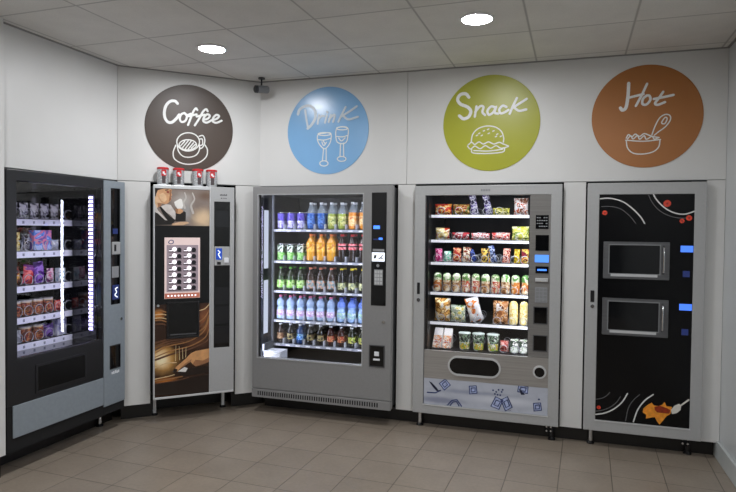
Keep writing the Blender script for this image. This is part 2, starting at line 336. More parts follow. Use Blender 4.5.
# ------------------------------------------------------------------ lamp and glow strengths
LIGHT = 225.0
PANE = math.radians(-3.9)
RAIL_E, RAIL_V, SEL_E = 0.3, 0.08, 0.65
LEDL = lamp('cool_led_corner', 'd4d2ff', 8.5)
LEDP = lamp('cool_led_panel', 'dfe8ff', 0.75)
LEDT = lamp('cool_led_top', 'eef2ff', 24.0)
LEDU = lamp('cool_led_shelf', 'f2f4ff', 20.0)
LEDS = lamp('cool_led_door', 'f2f4ff', 14.0)
ART = {
 'coffee_text': [[(-0.0984,0.1874),(-0.1181,0.2043),(-0.1533,0.1992),(-0.1852,0.1639),(-0.1991,0.1119),(-0.1934,0.0617),(-0.1697,0.0319),(-0.139,0.0347),(-0.1038,0.07),(-0.0854,0.098)],[(-0.0441,0.1166),(-0.0698,0.1024),(-0.0811,0.0677),(-0.0669,0.0426),(-0.0383,0.0539),(-0.0255,0.0889),(-0.0413,0.1139),(-0.0212,0.1011),(0.0046,0.1153)],[(0.0568,0.15),(0.0451,0.1621),(0.0248,0.1336),(0.0019,0.0723),(-0.0167,0.0219)],[(-0.0126,0.093),(0.0511,0.1138)],[(0.1391,0.1476),(0.1271,0.1628),(0.1022,0.141),(0.0716,0.0816),(0.0368,0.0236)],[(0.0511,0.0961),(0.1155,0.1169)],[(0.1038,0.0741),(0.1392,0.0863),(0.1569,0.1118),(0.1361,0.1219),(0.1126,0.0988),(0.1039,0.0651),(0.1319,0.0542),(0.172,0.0773)],[(0.1779,0.0778),(0.2138,0.093),(0.2317,0.1158),(0.2107,0.1244),(0.1868,0.1011),(0.1809,0.0691),(0.2109,0.0597),(0.253,0.08)]],
 'coffee_icon': [[(0.0747,-0.1071),(0.0659,-0.1401),(0.0409,-0.1677),(0.005,-0.1846),(-0.0346,-0.1873),(-0.0701,-0.1756),(-0.0946,-0.1518),(-0.1033,-0.1207),(-0.0947,-0.0883),(-0.0703,-0.0608),(-0.0349,-0.0437),(0.0047,-0.0404),(0.0407,-0.0517),(0.0657,-0.0756),(0.0747,-0.1071)],[(0.0507,-0.1327),(0.044,-0.151),(0.0248,-0.1666),(-0.0026,-0.1765),(-0.033,-0.1786),(-0.0602,-0.1727),(-0.079,-0.1599),(-0.0857,-0.1428),(-0.079,-0.1247),(-0.0603,-0.1091),(-0.0332,-0.0991),(-0.0028,-0.0968),(0.0247,-0.1025),(0.0439,-0.1154),(0.0507,-0.1327)],[(-0.1003,-0.1517),(-0.0885,-0.1976),(-0.0561,-0.2314),(-0.0073,-0.2376),(0.0449,-0.2184),(0.0719,-0.1786),(0.0748,-0.1309)],[(-0.112,-0.1478),(-0.1308,-0.2052),(-0.1206,-0.2574),(-0.0663,-0.2884),(0.0003,-0.2939),(0.0752,-0.2735),(0.1282,-0.2257),(0.1386,-0.1708),(0.1203,-0.1307)],[(0.0716,-0.0615),(0.1018,-0.0543),(0.1171,-0.088),(0.1081,-0.1364),(0.0839,-0.1619),(0.0748,-0.1467)],[(0.0792,-0.083),(0.0973,-0.0848),(0.099,-0.1259),(0.0808,-0.1368)],[(-0.074,-0.1497),(-0.0417,-0.1113)],[(-0.0593,-0.1643),(-0.015,-0.1061)],[(-0.0371,-0.1705),(0.0073,-0.1076)],[(-0.0149,-0.1721),(0.0267,-0.1187)],[(0.0089,-0.1641),(0.0417,-0.1302)]],
 'drink_text': [[(-0.263,0.1466),(-0.2497,0.1832),(-0.2058,0.2072),(-0.1552,0.2091),(-0.1112,0.1698),(-0.1073,0.1081),(-0.1371,0.0571),(-0.1738,0.0248)],[(-0.1988,0.1774),(-0.1863,0.0995),(-0.1722,0.0309)],[(-0.0742,0.1311),(-0.0805,0.0945),(-0.0852,0.0594)],[(-0.0805,0.0976),(-0.0541,0.1194),(-0.0292,0.1197)],[(-0.0044,0.1246),(-0.0204,0.0657)],[(-0.003,0.152),(0.0003,0.1457)],[(0.0318,0.1258),(0.0126,0.0688)],[(0.0156,0.0931),(0.0548,0.1247),(0.0647,0.1151),(0.052,0.0685)],[(0.1584,0.1831),(0.1266,0.1242),(0.0978,0.0679)],[(0.2549,0.1839),(0.2007,0.1506),(0.1235,0.1092)],[(0.1364,0.1146),(0.1853,0.082),(0.2653,0.0993)]],
 'drink_icon': [[(-0.0794,-0.0284),(-0.0296,-0.0212),(0.0266,-0.0204),(0.0352,-0.0604),(0.0192,-0.1118),(-0.0218,-0.1487),(-0.0653,-0.115),(-0.0874,-0.0681),(-0.0794,-0.0284)],[(0.0283,-0.0296),(0.023,-0.0347),(0.0079,-0.0384),(-0.014,-0.0399),(-0.0383,-0.0389),(-0.0603,-0.0357),(-0.0756,-0.0308),(-0.0811,-0.0253),(-0.0757,-0.0202),(-0.0605,-0.0165),(-0.0385,-0.015),(-0.0142,-0.016),(0.0077,-0.0192),(0.0229,-0.0241),(0.0283,-0.0296)],[(-0.0841,-0.0713),(-0.0225,-0.0766),(0.0319,-0.0634)],[(-0.0318,-0.1484),(-0.0409,-0.248)],[(-0.0086,-0.1461),(-0.0077,-0.2458)],[(0.009,-0.2692),(0.0055,-0.2784),(-0.0045,-0.2857),(-0.0191,-0.2895),(-0.0353,-0.2891),(-0.0501,-0.2846),(-0.0603,-0.2768),(-0.064,-0.2674),(-0.0605,-0.2581),(-0.0503,-0.2509),(-0.0357,-0.2471),(-0.0195,-0.2475),(-0.0048,-0.2521),(0.0054,-0.2598),(0.009,-0.2692)],[(-0.0472,-0.0911),(-0.0304,-0.1224),(-0.0058,-0.0956)],[(-0.0357,-0.0838),(-0.0139,-0.1107)],[(0.0836,0.0138),(0.1762,0.0159),(0.1787,-0.0659),(0.1613,-0.1046),(0.1175,-0.1107),(0.0813,-0.0835),(0.0836,0.0138)],[(0.1763,0.0099),(0.1717,0.0048),(0.1587,0.0011),(0.1399,-0.0004),(0.1189,0.0005),(0.0999,0.0036),(0.0868,0.0084),(0.082,0.0139),(0.0867,0.019),(0.0998,0.0226),(0.1187,0.0242),(0.1397,0.0232),(0.1585,0.0201),(0.1716,0.0153),(0.1763,0.0099)],[(0.081,-0.0515),(0.1332,-0.0566),(0.1769,-0.0476)],[(0.1174,-0.1091),(0.1136,-0.2155)],[(0.1434,-0.107),(0.1461,-0.2133)],[(0.1658,-0.2367),(0.1622,-0.2451),(0.1519,-0.2517),(0.1369,-0.2551),(0.1203,-0.2547),(0.1052,-0.2505),(0.0947,-0.2433),(0.0909,-0.2346),(0.0945,-0.2261),(0.1049,-0.2195),(0.1199,-0.2161),(0.1366,-0.2166),(0.1516,-0.2208),(0.162,-0.228),(0.1658,-0.2367)],[(0.1007,-0.066),(0.1254,-0.0897),(0.1576,-0.0651)]],
 'snack_text': [[(-0.166,0.202),(-0.1905,0.2291),(-0.2308,0.2251),(-0.2514,0.1909),(-0.2298,0.1543),(-0.1762,0.1289),(-0.1501,0.0955),(-0.1655,0.0547),(-0.204,0.0405),(-0.2367,0.0646)],[(-0.1074,0.13),(-0.1191,0.0524)],[(-0.1164,0.0874),(-0.0804,0.1286),(-0.0549,0.1224),(-0.0623,0.0846),(-0.043,0.0614)],[(0.0332,0.1145),(0.0018,0.1226),(-0.0245,0.0922),(-0.013,0.0615),(0.0197,0.0805),(0.0394,0.1205),(0.0291,0.0768),(0.0543,0.0661)],[(0.114,0.1134),(0.0876,0.1242),(0.0631,0.0972),(0.0729,0.0683),(0.1023,0.0747),(0.1298,0.0906)],[(0.1899,0.1749),(0.1632,0.1201),(0.1396,0.0618)],[(0.2601,0.1646),(0.218,0.139),(0.1604,0.1046)],[(0.1696,0.1073),(0.2067,0.0803),(0.2583,0.087)]],
 'snack_icon': [[(-0.1435,-0.1386),(-0.1331,-0.0813),(-0.0938,-0.0398),(-0.0307,-0.0218),(0.0355,-0.0326),(0.0797,-0.0661),(0.0975,-0.1125),(0.0964,-0.1472)],[(-0.1672,-0.1603),(-0.1402,-0.1404),(-0.116,-0.1572),(-0.0844,-0.1391),(-0.0524,-0.1562),(-0.0131,-0.1417),(0.0265,-0.159),(0.0653,-0.1477),(0.0967,-0.1614),(0.1341,-0.1769)],[(-0.1703,-0.1698),(-0.1475,-0.1914),(-0.1158,-0.17),(-0.0757,-0.1905),(-0.0363,-0.1695),(0.0034,-0.1899),(0.0423,-0.1722),(0.0816,-0.1925),(0.1341,-0.1816)],[(-0.1395,-0.1933),(-0.1294,-0.2209),(-0.0276,-0.2287),(0.0914,-0.2212),(0.1065,-0.1917)],[(-0.1233,-0.2034),(-0.0121,-0.2101),(0.0911,-0.2007)],[(-0.0885,-0.0767),(-0.079,-0.0723)],[(-0.0538,-0.059),(-0.0444,-0.0546)],[(-0.0224,-0.0492),(-0.013,-0.0448)],[(0.0172,-0.0635),(0.0265,-0.0591)],[(0.0457,-0.0884),(0.055,-0.084)],[(-0.0692,-0.0934),(-0.0597,-0.089)],[(-0.0172,-0.0796),(-0.0078,-0.0752)],[(-0.1058,-0.092),(-0.0963,-0.0876)],[(0.0366,-0.1055),(0.0459,-0.1011)],[(0.0725,-0.1053),(0.0817,-0.1009)]],
 'hot_text': [[(-0.1174,0.2354),(-0.1201,0.1513),(-0.1315,0.069),(-0.1544,0.0498),(-0.1679,0.0662)],[(0.0005,0.2246),(-0.0294,0.1536),(-0.068,0.0749)],[(-0.124,0.1327),(-0.0737,0.1438),(-0.0209,0.1547)],[(0.0022,0.144),(-0.0217,0.1237),(-0.0267,0.0882),(-0.0023,0.0807),(0.0228,0.1103),(0.0179,0.14),(-0.0007,0.1442)],[(0.1035,0.1626),(0.0763,0.1195),(0.0544,0.0868),(0.0716,0.0751),(0.1162,0.0911)],[(0.0453,0.1167),(0.1113,0.1267),(0.1682,0.1372)]],
 'hot_icon': [[(-0.1255,-0.1649),(-0.1157,-0.2171),(-0.0788,-0.2543),(-0.0153,-0.2624),(0.0485,-0.2488),(0.0832,-0.2158),(0.0907,-0.1697)],[(-0.1299,-0.1616),(-0.0171,-0.1735),(0.0934,-0.1652)],[(-0.1258,-0.1476),(-0.1118,-0.1231),(-0.0897,-0.1396),(-0.0684,-0.1217),(-0.0393,-0.1384),(-0.011,-0.1208),(0.0249,-0.1347),(0.0535,-0.1451),(0.0847,-0.1509)],[(-0.1184,-0.1542),(-0.0971,-0.1315),(-0.0822,-0.1555),(-0.0538,-0.1332),(-0.0389,-0.1587),(-0.0108,-0.1349),(0.004,-0.1603),(0.0392,-0.1415),(0.0538,-0.1606),(0.0791,-0.1538)],[(0.039,-0.129),(0.059,-0.0679),(0.0861,-0.0151),(0.1208,0.0063),(0.1489,-0.0028),(0.1523,-0.0337),(0.1225,-0.0784),(0.081,-0.1106),(0.0532,-0.1343)],[(0.0981,-0.0496),(0.1184,-0.0151),(0.1326,-0.0235),(0.1179,-0.0567),(0.0981,-0.0496)]],
 'arc_top': [[(0.0849,1.7765),(0.1302,1.7806),(0.1814,1.7736),(0.2428,1.7492),(0.3041,1.6989),(0.3501,1.6478),(0.3758,1.6035)],[(0.4259,1.8097),(0.4413,1.7773),(0.4764,1.7341),(0.521,1.6965),(0.5746,1.673),(0.6274,1.6688),(0.6906,1.6879)]],
 'arc_top_thin': [[(0.0953,1.7212),(0.1518,1.7221),(0.2132,1.7077),(0.2594,1.6749),(0.2953,1.6368),(0.319,1.6032)],[(0.3954,1.8068),(0.4141,1.7613),(0.4525,1.7073),(0.5021,1.6697),(0.5607,1.6473),(0.6184,1.6411),(0.6659,1.6487)]],
 'arc_low': [[(0.0815,0.2366),(0.1385,0.2516),(0.1998,0.2859),(0.255,0.3415),(0.2893,0.4058)],[(0.4543,0.4147),(0.4006,0.3668),(0.357,0.2965),(0.3315,0.211)]],
 'arc_low_thin': [[(0.0826,0.3458),(0.1261,0.359),(0.1567,0.3821),(0.1738,0.4038)],[(0.081,0.2602),(0.1277,0.2718),(0.1789,0.2994),(0.2193,0.338),(0.244,0.3793)],[(0.3679,0.4066),(0.3256,0.3595),(0.2964,0.3013),(0.2809,0.211)]],
 'rose': [[(0.1167,1.677)],[(0.5152,1.7415)],[(0.6092,1.6219)],[(0.6517,1.6423)]],
 'rose_low': [[(0.1024,0.2894)]],
 'pasta': [[(0.3938,0.3112),(0.4162,0.3355),(0.4456,0.357),(0.4608,0.3399),(0.4904,0.3375),(0.5147,0.3508),(0.527,0.3705),(0.5393,0.3424),(0.5735,0.3404),(0.5648,0.2907),(0.5408,0.2718),(0.5218,0.2426),(0.498,0.2094),(0.4828,0.2274),(0.4674,0.2586),(0.4378,0.25),(0.4111,0.2416),(0.4126,0.2692),(0.3903,0.2834)]],
 'sauce': [[(0.463,0.3292),(0.5002,0.3406),(0.5396,0.3294),(0.5642,0.3178),(0.5599,0.2923),(0.5208,0.2915),(0.4815,0.2929),(0.4664,0.3077)]],
 'spoon': [[(0.5672,0.3181),(0.5879,0.3494),(0.6166,0.3664),(0.6312,0.357),(0.6271,0.3242),(0.6035,0.3001),(0.5745,0.2917)],[(0.6293,0.3568),(0.6755,0.3991)]],
 'w_neck': [[(0.0163,1.8068),(0.0301,1.8291),(0.0405,1.7641),(0.0663,1.7313),(0.0475,1.706),(0.0302,1.6983),(0.004,1.6613),(0.0039,1.7991)]],
 'w_skin': [[(0.0273,1.8319),(0.0752,1.8483),(0.1263,1.8533),(0.1376,1.8362),(0.132,1.8169),(0.1391,1.7981),(0.132,1.789),(0.1335,1.7744),(0.1265,1.7522),(0.1082,1.7333),(0.0858,1.7246),(0.0635,1.732),(0.0405,1.7626),(0.0266,1.7999)]],
 'w_light': [[(0.0426,1.8005),(0.0717,1.8147),(0.0927,1.795),(0.0998,1.7623),(0.0823,1.7398),(0.0614,1.7502),(0.0467,1.7752)],[(0.1123,1.8015),(0.1306,1.7992),(0.1278,1.7903),(0.1151,1.7914)]],
 'w_shade': [[(0.1207,1.8399),(0.1362,1.8361),(0.1306,1.8168),(0.132,1.7905),(0.1251,1.7551),(0.1152,1.746),(0.1194,1.7886)],[(0.0302,1.7347),(0.0635,1.7313),(0.0496,1.7075),(0.033,1.7013)],[(0.1647,1.6908),(0.1846,1.6935),(0.179,1.652),(0.1691,1.6562)]],
 'w_hair': [[(0.0038,1.8513),(0.0786,1.8587),(0.0773,1.847),(0.0328,1.8336),(0.0204,1.8041),(0.0163,1.7836),(0.0039,1.7861)],[(0.0857,1.8371),(0.1109,1.8424),(0.1123,1.8366),(0.0885,1.8299)]],
 'w_eye': [[(0.0955,1.8243),(0.1067,1.8306),(0.1165,1.8251),(0.1137,1.8118),(0.1011,1.8128)],[(0.118,1.768),(0.1307,1.7728),(0.1293,1.764),(0.1194,1.7607)]],
 'w_shirt': [[(0.004,1.7303),(0.0198,1.7111),(0.0316,1.6765),(0.0664,1.6408),(0.1035,1.5991),(0.086,1.6003),(0.0303,1.6532),(0.004,1.6584)],[(0.0545,1.7062),(0.0928,1.7248),(0.1279,1.7214),(0.1634,1.6649),(0.1677,1.6135),(0.1564,1.6029),(0.1281,1.6407),(0.0929,1.6634),(0.0663,1.6934)]],
 'w_suit': [[(0.004,1.6613),(0.0303,1.6532),(0.086,1.6003),(0.1035,1.5991),(0.0664,1.6554),(0.0441,1.7016),(0.058,1.7034),(0.0929,1.6634),(0.121,1.6332),(0.1564,1.6088),(0.1635,1.5972),(0.1367,1.5673),(0.0041,1.5597)],[(0.1669,1.6562),(0.199,1.6495),(0.229,1.6738),(0.2434,1.6653),(0.2421,1.5955),(0.1635,1.5913)]],
 'w_cup': [[(0.1547,1.7442),(0.1987,1.7721),(0.2145,1.7652),(0.2217,1.7181),(0.2168,1.6943),(0.179,1.6919),(0.1604,1.7179)]],
 'w_hand': [[(0.1647,1.6886),(0.1989,1.6938),(0.2247,1.6775),(0.2119,1.6512),(0.1733,1.6504)]],
 'w_arm': [[(0.1381,1.5732),(0.1991,1.5874),(0.2551,1.5897),(0.2725,1.5796),(0.2221,1.5625),(0.1381,1.56)]],
 'h_hand': [[(0.1517,0.4046),(0.1702,0.4353),(0.2436,0.494),(0.2862,0.5363),(0.3243,0.5513),(0.4437,0.5634),(0.4441,0.457),(0.3792,0.4395),(0.3246,0.4279),(0.2991,0.4466),(0.2832,0.4677),(0.2202,0.4308),(0.1765,0.3958)]],
 'h_shade': [[(0.2991,0.4466),(0.3213,0.4808),(0.3791,0.4692),(0.444,0.4902),(0.4441,0.4553),(0.3792,0.4378),(0.3247,0.4262)],[(0.2832,0.4677),(0.2926,0.4898),(0.2358,0.4522),(0.1827,0.4049),(0.2202,0.4292)]],
 'h_dark': [[(0.1455,0.3987),(0.1609,0.4265),(0.1827,0.4147),(0.1734,0.3896)],[(0.1859,0.3884),(0.2992,0.4203),(0.4442,0.4204),(0.4444,0.3671),(0.3472,0.3631),(0.2203,0.359)],[(0.0127,0.3136),(0.1736,0.3213),(0.4444,0.3571),(0.445,0.177),(0.0128,0.2255)]],
 'h_cup': [[(0.1828,0.3984),(0.2359,0.4294),(0.2611,0.4172),(0.2454,0.3893)]],
 'h_glass': [[(0.167,0.4843),(0.1699,0.6105)],[(0.1982,0.4897),(0.1948,0.5989)],[(0.2232,0.4957),(0.2198,0.5856)],[(0.2451,0.5069),(0.2481,0.5916)]],
 'h_cream': [[(0.0122,0.8327),(0.0575,0.8334),(0.1017,0.8214)],[(0.0121,0.8582),(0.0575,0.8622),(0.0986,0.8536)],[(0.0126,0.4417),(0.0961,0.4711),(0.1733,0.4708)],[(0.0127,0.3537),(0.1116,0.3664),(0.1579,0.3748)],[(0.3538,0.8763),(0.3972,0.8907),(0.436,0.9252)]],
 'h_tan': [[(0.0122,0.8136),(0.0575,0.8142),(0.1018,0.7989)],[(0.0124,0.5584),(0.1113,0.6052),(0.2669,0.6326),(0.3784,0.6972),(0.4364,0.8027)],[(0.0125,0.5264),(0.1267,0.5653),(0.2828,0.5955),(0.3947,0.6531),(0.4366,0.7265)],[(0.0127,0.3377),(0.1271,0.3455),(0.2203,0.3557)],[(0.3428,0.7817),(0.3942,0.8183),(0.4361,0.8756)],[(0.0121,0.8869),(0.0499,0.8914),(0.0955,0.8763)],[(0.3431,0.7028),(0.3976,0.7455),(0.4363,0.8358)]],
 'h_brown': [[(0.0124,0.6095),(0.1112,0.6439),(0.2669,0.6588),(0.3623,0.7147),(0.4363,0.8358)],[(0.0124,0.5839),(0.1112,0.6245),(0.2669,0.6457),(0.372,0.7042),(0.4363,0.8193)],[(0.0125,0.5041),(0.1422,0.5414),(0.2829,0.5725),(0.411,0.6255),(0.4368,0.6834)],[(0.0127,0.312),(0.1426,0.3212),(0.2676,0.3413)],[(0.0124,0.6382),(0.1265,0.6621),(0.2668,0.6718)],[(0.343,0.7389),(0.3975,0.7818),(0.4362,0.8524)],[(0.0122,0.7849),(0.0652,0.785),(0.1049,0.7698)]],
 'ice_line': [[(0.2106,0.3584),(0.2555,0.3971),(0.2952,0.3547),(0.2497,0.3115),(0.2106,0.3584)],[(0.2327,0.3563),(0.2568,0.3788),(0.275,0.3544),(0.251,0.3318),(0.2327,0.3563)],[(0.441,0.3583),(0.4935,0.366),(0.5002,0.3105),(0.4448,0.2993),(0.441,0.3583)],[(0.4558,0.3448),(0.485,0.3504),(0.4854,0.3209),(0.4563,0.3152),(0.4558,0.3448)],[(0.8065,0.4018),(0.8736,0.3928),(0.8701,0.3431),(0.7987,0.35),(0.8065,0.4018)],[(0.8222,0.3858),(0.8597,0.382),(0.854,0.3565),(0.8164,0.3602),(0.8222,0.3858)],[(0.6389,0.2967),(0.6931,0.2762),(0.6646,0.2035),(0.6053,0.2213),(0.6389,0.2967)],[(0.6444,0.2715),(0.6754,0.2618),(0.6573,0.2249),(0.6262,0.2345),(0.6444,0.2715)],[(0.6778,0.2773),(0.7263,0.3052),(0.7621,0.2289),(0.7127,0.1953),(0.6778,0.2773)],[(0.6998,0.2631),(0.726,0.2805),(0.7419,0.2389),(0.7158,0.2214),(0.6998,0.2631)],[(0.9151,0.2742),(0.9643,0.2819),(0.9707,0.2282),(0.9188,0.2171),(0.9151,0.2742)],[(0.9291,0.2612),(0.9564,0.2668),(0.9569,0.2382),(0.9295,0.2326),(0.9291,0.2612)],[(0.2775,0.1983),(0.3086,0.2361),(0.3477,0.2462),(0.3843,0.1996)],[(0.2965,0.197),(0.3166,0.2243),(0.3447,0.2317),(0.364,0.2007)],[(0.1166,0.2811),(0.1809,0.284),(0.2205,0.3067)]],
 'ice_dark': [[(0.1284,0.3699),(0.151,0.3607),(0.1932,0.32),(0.2095,0.2962),(0.1871,0.3004),(0.1578,0.3295)],[(0.2617,0.1999),(0.2744,0.1917),(0.265,0.1875)],[(0.8054,0.376),(0.8233,0.3624),(0.853,0.3318),(0.8238,0.329)],[(0.7074,0.206),(0.7521,0.206),(0.7632,0.25),(0.7521,0.203)]],
 'ice_drop': [[(0.6198,0.3436)],[(0.6426,0.3334)],[(0.6603,0.3504)],[(0.683,0.3372)],[(0.6338,0.3172)],[(0.6534,0.3129)],[(0.6729,0.3116)],[(0.6902,0.3532)],[(0.9521,0.3065)]],
}
# ================================================================== THE ROOM
# x runs along the back wall, y points into it (the room is y < 0), z up, metres
XR, XL, H = 2.535, -1.795, 2.788
YF = -7.2
BX, BY = -1.795, -0.775                     # where the left wall meets the slanted one
CA = math.radians(43.4); CL = 1.1340       # slanted wall: direction and length
def slant(s, d):                           # point on the slanted wall, d = distance out into the room
    return (BX + math.cos(CA)*s + math.sin(CA)*d, BY + math.sin(CA)*s - math.cos(CA)*d)

FLOORM = tiled('floor_tiles', '887d70', '4c453c', 0.31204, math.radians(-2.03), -1.0161, -1.0808, 0.0022, 0.34, 0.16, 0.35, speck=45)
CEILM = tiled('ceiling_tiles', 'd9d8d3', 'aeada9', 0.6, math.radians(-1.0), -0.5226, -0.6746, 0.006, 0.85, 0.10, 0.25, speck=140, cellvar=0.03)
tag(MB().box(-3.1, XR+0.1, YF-0.1, 1.15, -0.1, 0.0, FLOORM).build('floor'), kind='structure')
tag(MB().box(-3.1, XR+0.1, YF-0.1, 1.15, H, H+0.1, CEILM).build('ceiling'), kind='structure')

G = 0.0016                                  # half a panel joint
w = MB()
for (x0, x1, z0, z1) in [(-0.985, 0.315, 1.903, H), (0.315, XR, 1.903, H), (0.246, 0.388, 0.108, 1.900), (1.494, 1.649, 0.108, 1.900), (2.420, XR, 0.108, 1.900)]:
    w.box(x0+G, x1-G, 0, 0.02, z0+G, z1, WHITE)
w.box(-0.97, XR, 0.021, 0.03, 1.90, H, GREYP)                   # carrier behind the joints
for x0, x1 in ((0.25, 0.384), (1.498, 1.645), (2.424, XR)): w.box(x0, x1, 0.0205, 0.028, 0.12, 1.90, GREYP)
tag(w.build('wall_back'), kind='structure')
w = MB()
for (x0, x1, z0, z1) in [(0, CL+0.008, 1.905, H), (0.0, 0.243, 0.135, 1.902), (0.918, CL+0.008, 0.135, 1.902)]:
    w.box(x0+G, x1-G, 0, 0.02, z0+G, z1, WHITE)
w.box(0, CL, 0.021, 0.03, 1.90, H, GREYP)
tag(w.build('wall_back_left', loc=(BX, BY, 0), rz=CA), kind='structure')
w = MB()
w.box(XL-0.02, XL, -1.826+G, BY-0.0, 1.905, H, WHITE)
w.box(XL-0.02, XL+0.072, -3.4, -1.826-G, 0.14, H, WHITE)
w.box(XL-0.02, XL+0.072, YF, -3.4-2*G, 0.14, H, WHITE)
w.box(XL-0.03, XL-0.021, YF, BY, 1.9, H, GREYP)
tag(w.build('wall_left'), kind='structure')
RW = mat('pale_blue_white_paint', 'c9cdce', rough=0.3, vary=0.03, scale=2)
tag(MB().box(XR, XR+0.1, YF, 1.15, 0, H, RW).build('wall_right'), kind='structure')
tag(MB().box(-3.1, XR+0.1, YF-0.1, YF, 0, H, mat('dark_room_wall', '34363a', rough=0.5)).build('wall_front'), kind='structure')  # unseen wall coloured dark so glossy fronts reflect a dark room
KB = mat('black_plinth', '15120f', rough=0.4, vary=0.1)
tag(MB().box(-0.955, XR-0.021, 0.07, 0.085, 0, 0.104, KB).build('baseboard_back'), kind='structure')
b = MB()
b.box(0.03, 0.268, 0.115, 0.13, 0, 0.122, KB); b.box(0.915, 1.20, 0.115, 0.13, 0, 0.122, KB); b.box(0.268, 0.915, 0.30, 0.315, 0, 0.122, KB)
tag(b.build('baseboard_back_left', loc=(BX, BY, 0), rz=CA), kind='structure')
b = MB(); b.box(XL-0.135, XL-0.12, -1.86, -0.70, 0, 0.132, KB); b.box(XL+0.03, XL+0.045, YF, -1.84, 0, 0.138, KB); b.box(XL-0.12, XL+0.03, -1.855, -1.84, 0, 0.138, KB)
tag(b.build('baseboard_left'), kind='structure')
SK = mat('pale_skirting', 'b9bebd', rough=0.35, vary=0.03)
tag(MB().box(XR-0.02, XR, YF, 0.069, 0, 0.125, SK).build('baseboard_right', bevel=0.004), kind='structure')
TR = mat('ceiling_angle', '8e8d8a', rough=0.5)
t = MB(); t.box(-0.96, XR, -0.016, 0, H-0.006, H, TR)
tag(t.build('trim_1'), kind='structure')
t = MB(); t.box(0.0, CL, -0.016, 0, H-0.006, H, TR)
tag(t.build('trim_2', loc=(BX, BY, 0), rz=CA), kind='structure')
t = MB(); t.box(XL, XL+0.016, -1.825, BY-0.005, H-0.006, H, TR)
tag(t.build('trim_3'), kind='structure')
t = MB(); t.box(XR-0.016, XR, YF, -0.016, H-0.006, H, TR)
tag(t.build('trim_4'), kind='structure')

# ------------------------------------------------------------------ ceiling lights
LENS = lamp('downlight_lens', 'f8f9fc', LIGHT)
RING = mat('white_trim_ring', 'e6e8e8', rough=0.4)
def downlight(x, y, label):
    t = thing('ceiling_light', label, 'ceiling light', (x, y, H), group='round ceiling lights')
    n = 32
    MB().lathe([(0.086, 0.0, RING), (0.100, -0.001, RING), (0.101, -0.006, RING), (0.088, -0.011, RING), (0.086, -0.008, RING), (0.086, 0.0, RING)], n=n).build('trim_ring', t)
    MB().lathe([(0, -0.0065, LENS), (0.0855, -0.0065, LENS)], n=n).build('diffuser', t)
    return t
downlight(-0.8405, -0.957, 'round flush ceiling light nearest the coffee sign')
downlight(0.9928, -1.031, 'round flush ceiling light in front of the snack sign')
for row, y in (('second', -2.86), ('third', -4.70), ('rear', -6.50)):  # rows added out of view to throw more light on the fronts
    downlight(-0.82, y, 'added unseen ceiling light, left one of the %s row' % row)
    downlight(1.85, y, 'added unseen ceiling light, right one of the %s row' % row)

# ------------------------------------------------------------------ camera on the wall
t = thing('security_camera', 'small dark bullet security camera in the ceiling corner beside the coffee sign', 'camera', (-0.900, -0.125, H))
DK = mat('camera_shell', '2b2d31', rough=0.35)
MB().cyl((0,0,-0.01), 0.028, 0.010, DK, 20).build('mounting_plate', t)
MB().tube([(0,0,-0.008), (0,0,-0.04), (0.002,-0.006,-0.062)], 0.007, DK, 8).build('bracket', t)
CG = mat('camera_grey', '77797c', rough=0.4)
cb = MB()
cb.lathe([(0,-0.058,DK),(0.022,-0.058,DK),(0.031,-0.052,DK),(0.032,-0.030,CG),(0.031,0.055,CG),(0.026,0.066,CG),(0,0.066,CG)], n=20, axis='Y')
body = cb.build('camera_body', t, loc=(0.0, -0.010, -0.096)); body.rotation_euler = (math.radians(4), 0, math.radians(-42))
MB().cyl((0,-0.0600,0), 0.016, 0.004, BLACKGLOSS, 18, axis='Y').build('lens', body)

# ------------------------------------------------------------------ the four wall signs
LETTER = mat('silvered_lettering', 'e6e7e5', rough=0.35, metal=0.0, vary=0.04)
LINE = mat('pale_line_vinyl', 'e2e3df', rough=0.4, vary=0.03)
LETTERB = mat('pale_silver_lettering', 'bfcbd4', rough=0.35, metal=0.0, vary=0.04)
def sign(name, label, color, text, icon, loc, rz, wt, wi, rim, lm=None, w1=None, gloss=0.36, R=0.357):
    m = mat(name + '_vinyl', color, rough=gloss, vary=0.05, scale=2.5)
    rm = mat(name + '_rim', rim, rough=0.35)
    n = 96
    d = MB().lathe([(0,-0.004,m),(R-0.004,-0.004,m),(R,-0.0035,rm),(R,-0.0005,rm)], n=n, axis='Y', smooth=False)
    o = d.build(name, None, loc, rz); tag(o, label, 'sign', 'round wall signs')
    tx = MB()
    for i, s_ in enumerate(text): tx.ribbon(s_, (w1 if i == 0 and w1 else wt), -0.0060 - 0.0002*i, -0.004, lm or LETTER)
    tx.build('lettering', o)
    ic = MB()
    for s_ in icon: ic.ribbon(s_, wi, -0.0050 - 0.00007*len(ic.m)/60, -0.004, LINE)
    ic.build('line_drawing', o)
    return o
sx, sy = slant(0.545, 0)
sign('coffee_sign', 'round dark brown sign reading Coffee above the hot drinks machine', '483c34', ART['coffee_text'], ART['coffee_icon'], (sx, sy, 2.352), CA, 0.0165, 0.009, '4c423a', w1=0.022, R=0.347, gloss=0.44)
sign('drink_sign', 'round sky blue sign reading Drink with two wine glasses', '7fb0dc', ART['drink_text'], ART['drink_icon'], (-0.36, 0, 2.352), 0, 0.017, 0.008, 'a9c8e2', lm=LETTERB, w1=0.023, gloss=0.24)
sign('snack_sign', 'round olive green sign reading Snack with a burger drawing', 'a5a72c', ART['snack_text'], ART['snack_icon'], (0.962, 0, 2.354), 0, 0.0175, 0.009, '9a9c38', w1=0.024, R=0.360)
sign('hot_sign', 'round orange brown sign reading Hot with a bowl and spoon', 'a86c36', ART['hot_text'], ART['hot_icon'], (2.033, 0, 2.352), 0, 0.0165, 0.008, 'a9835f', w1=0.022)
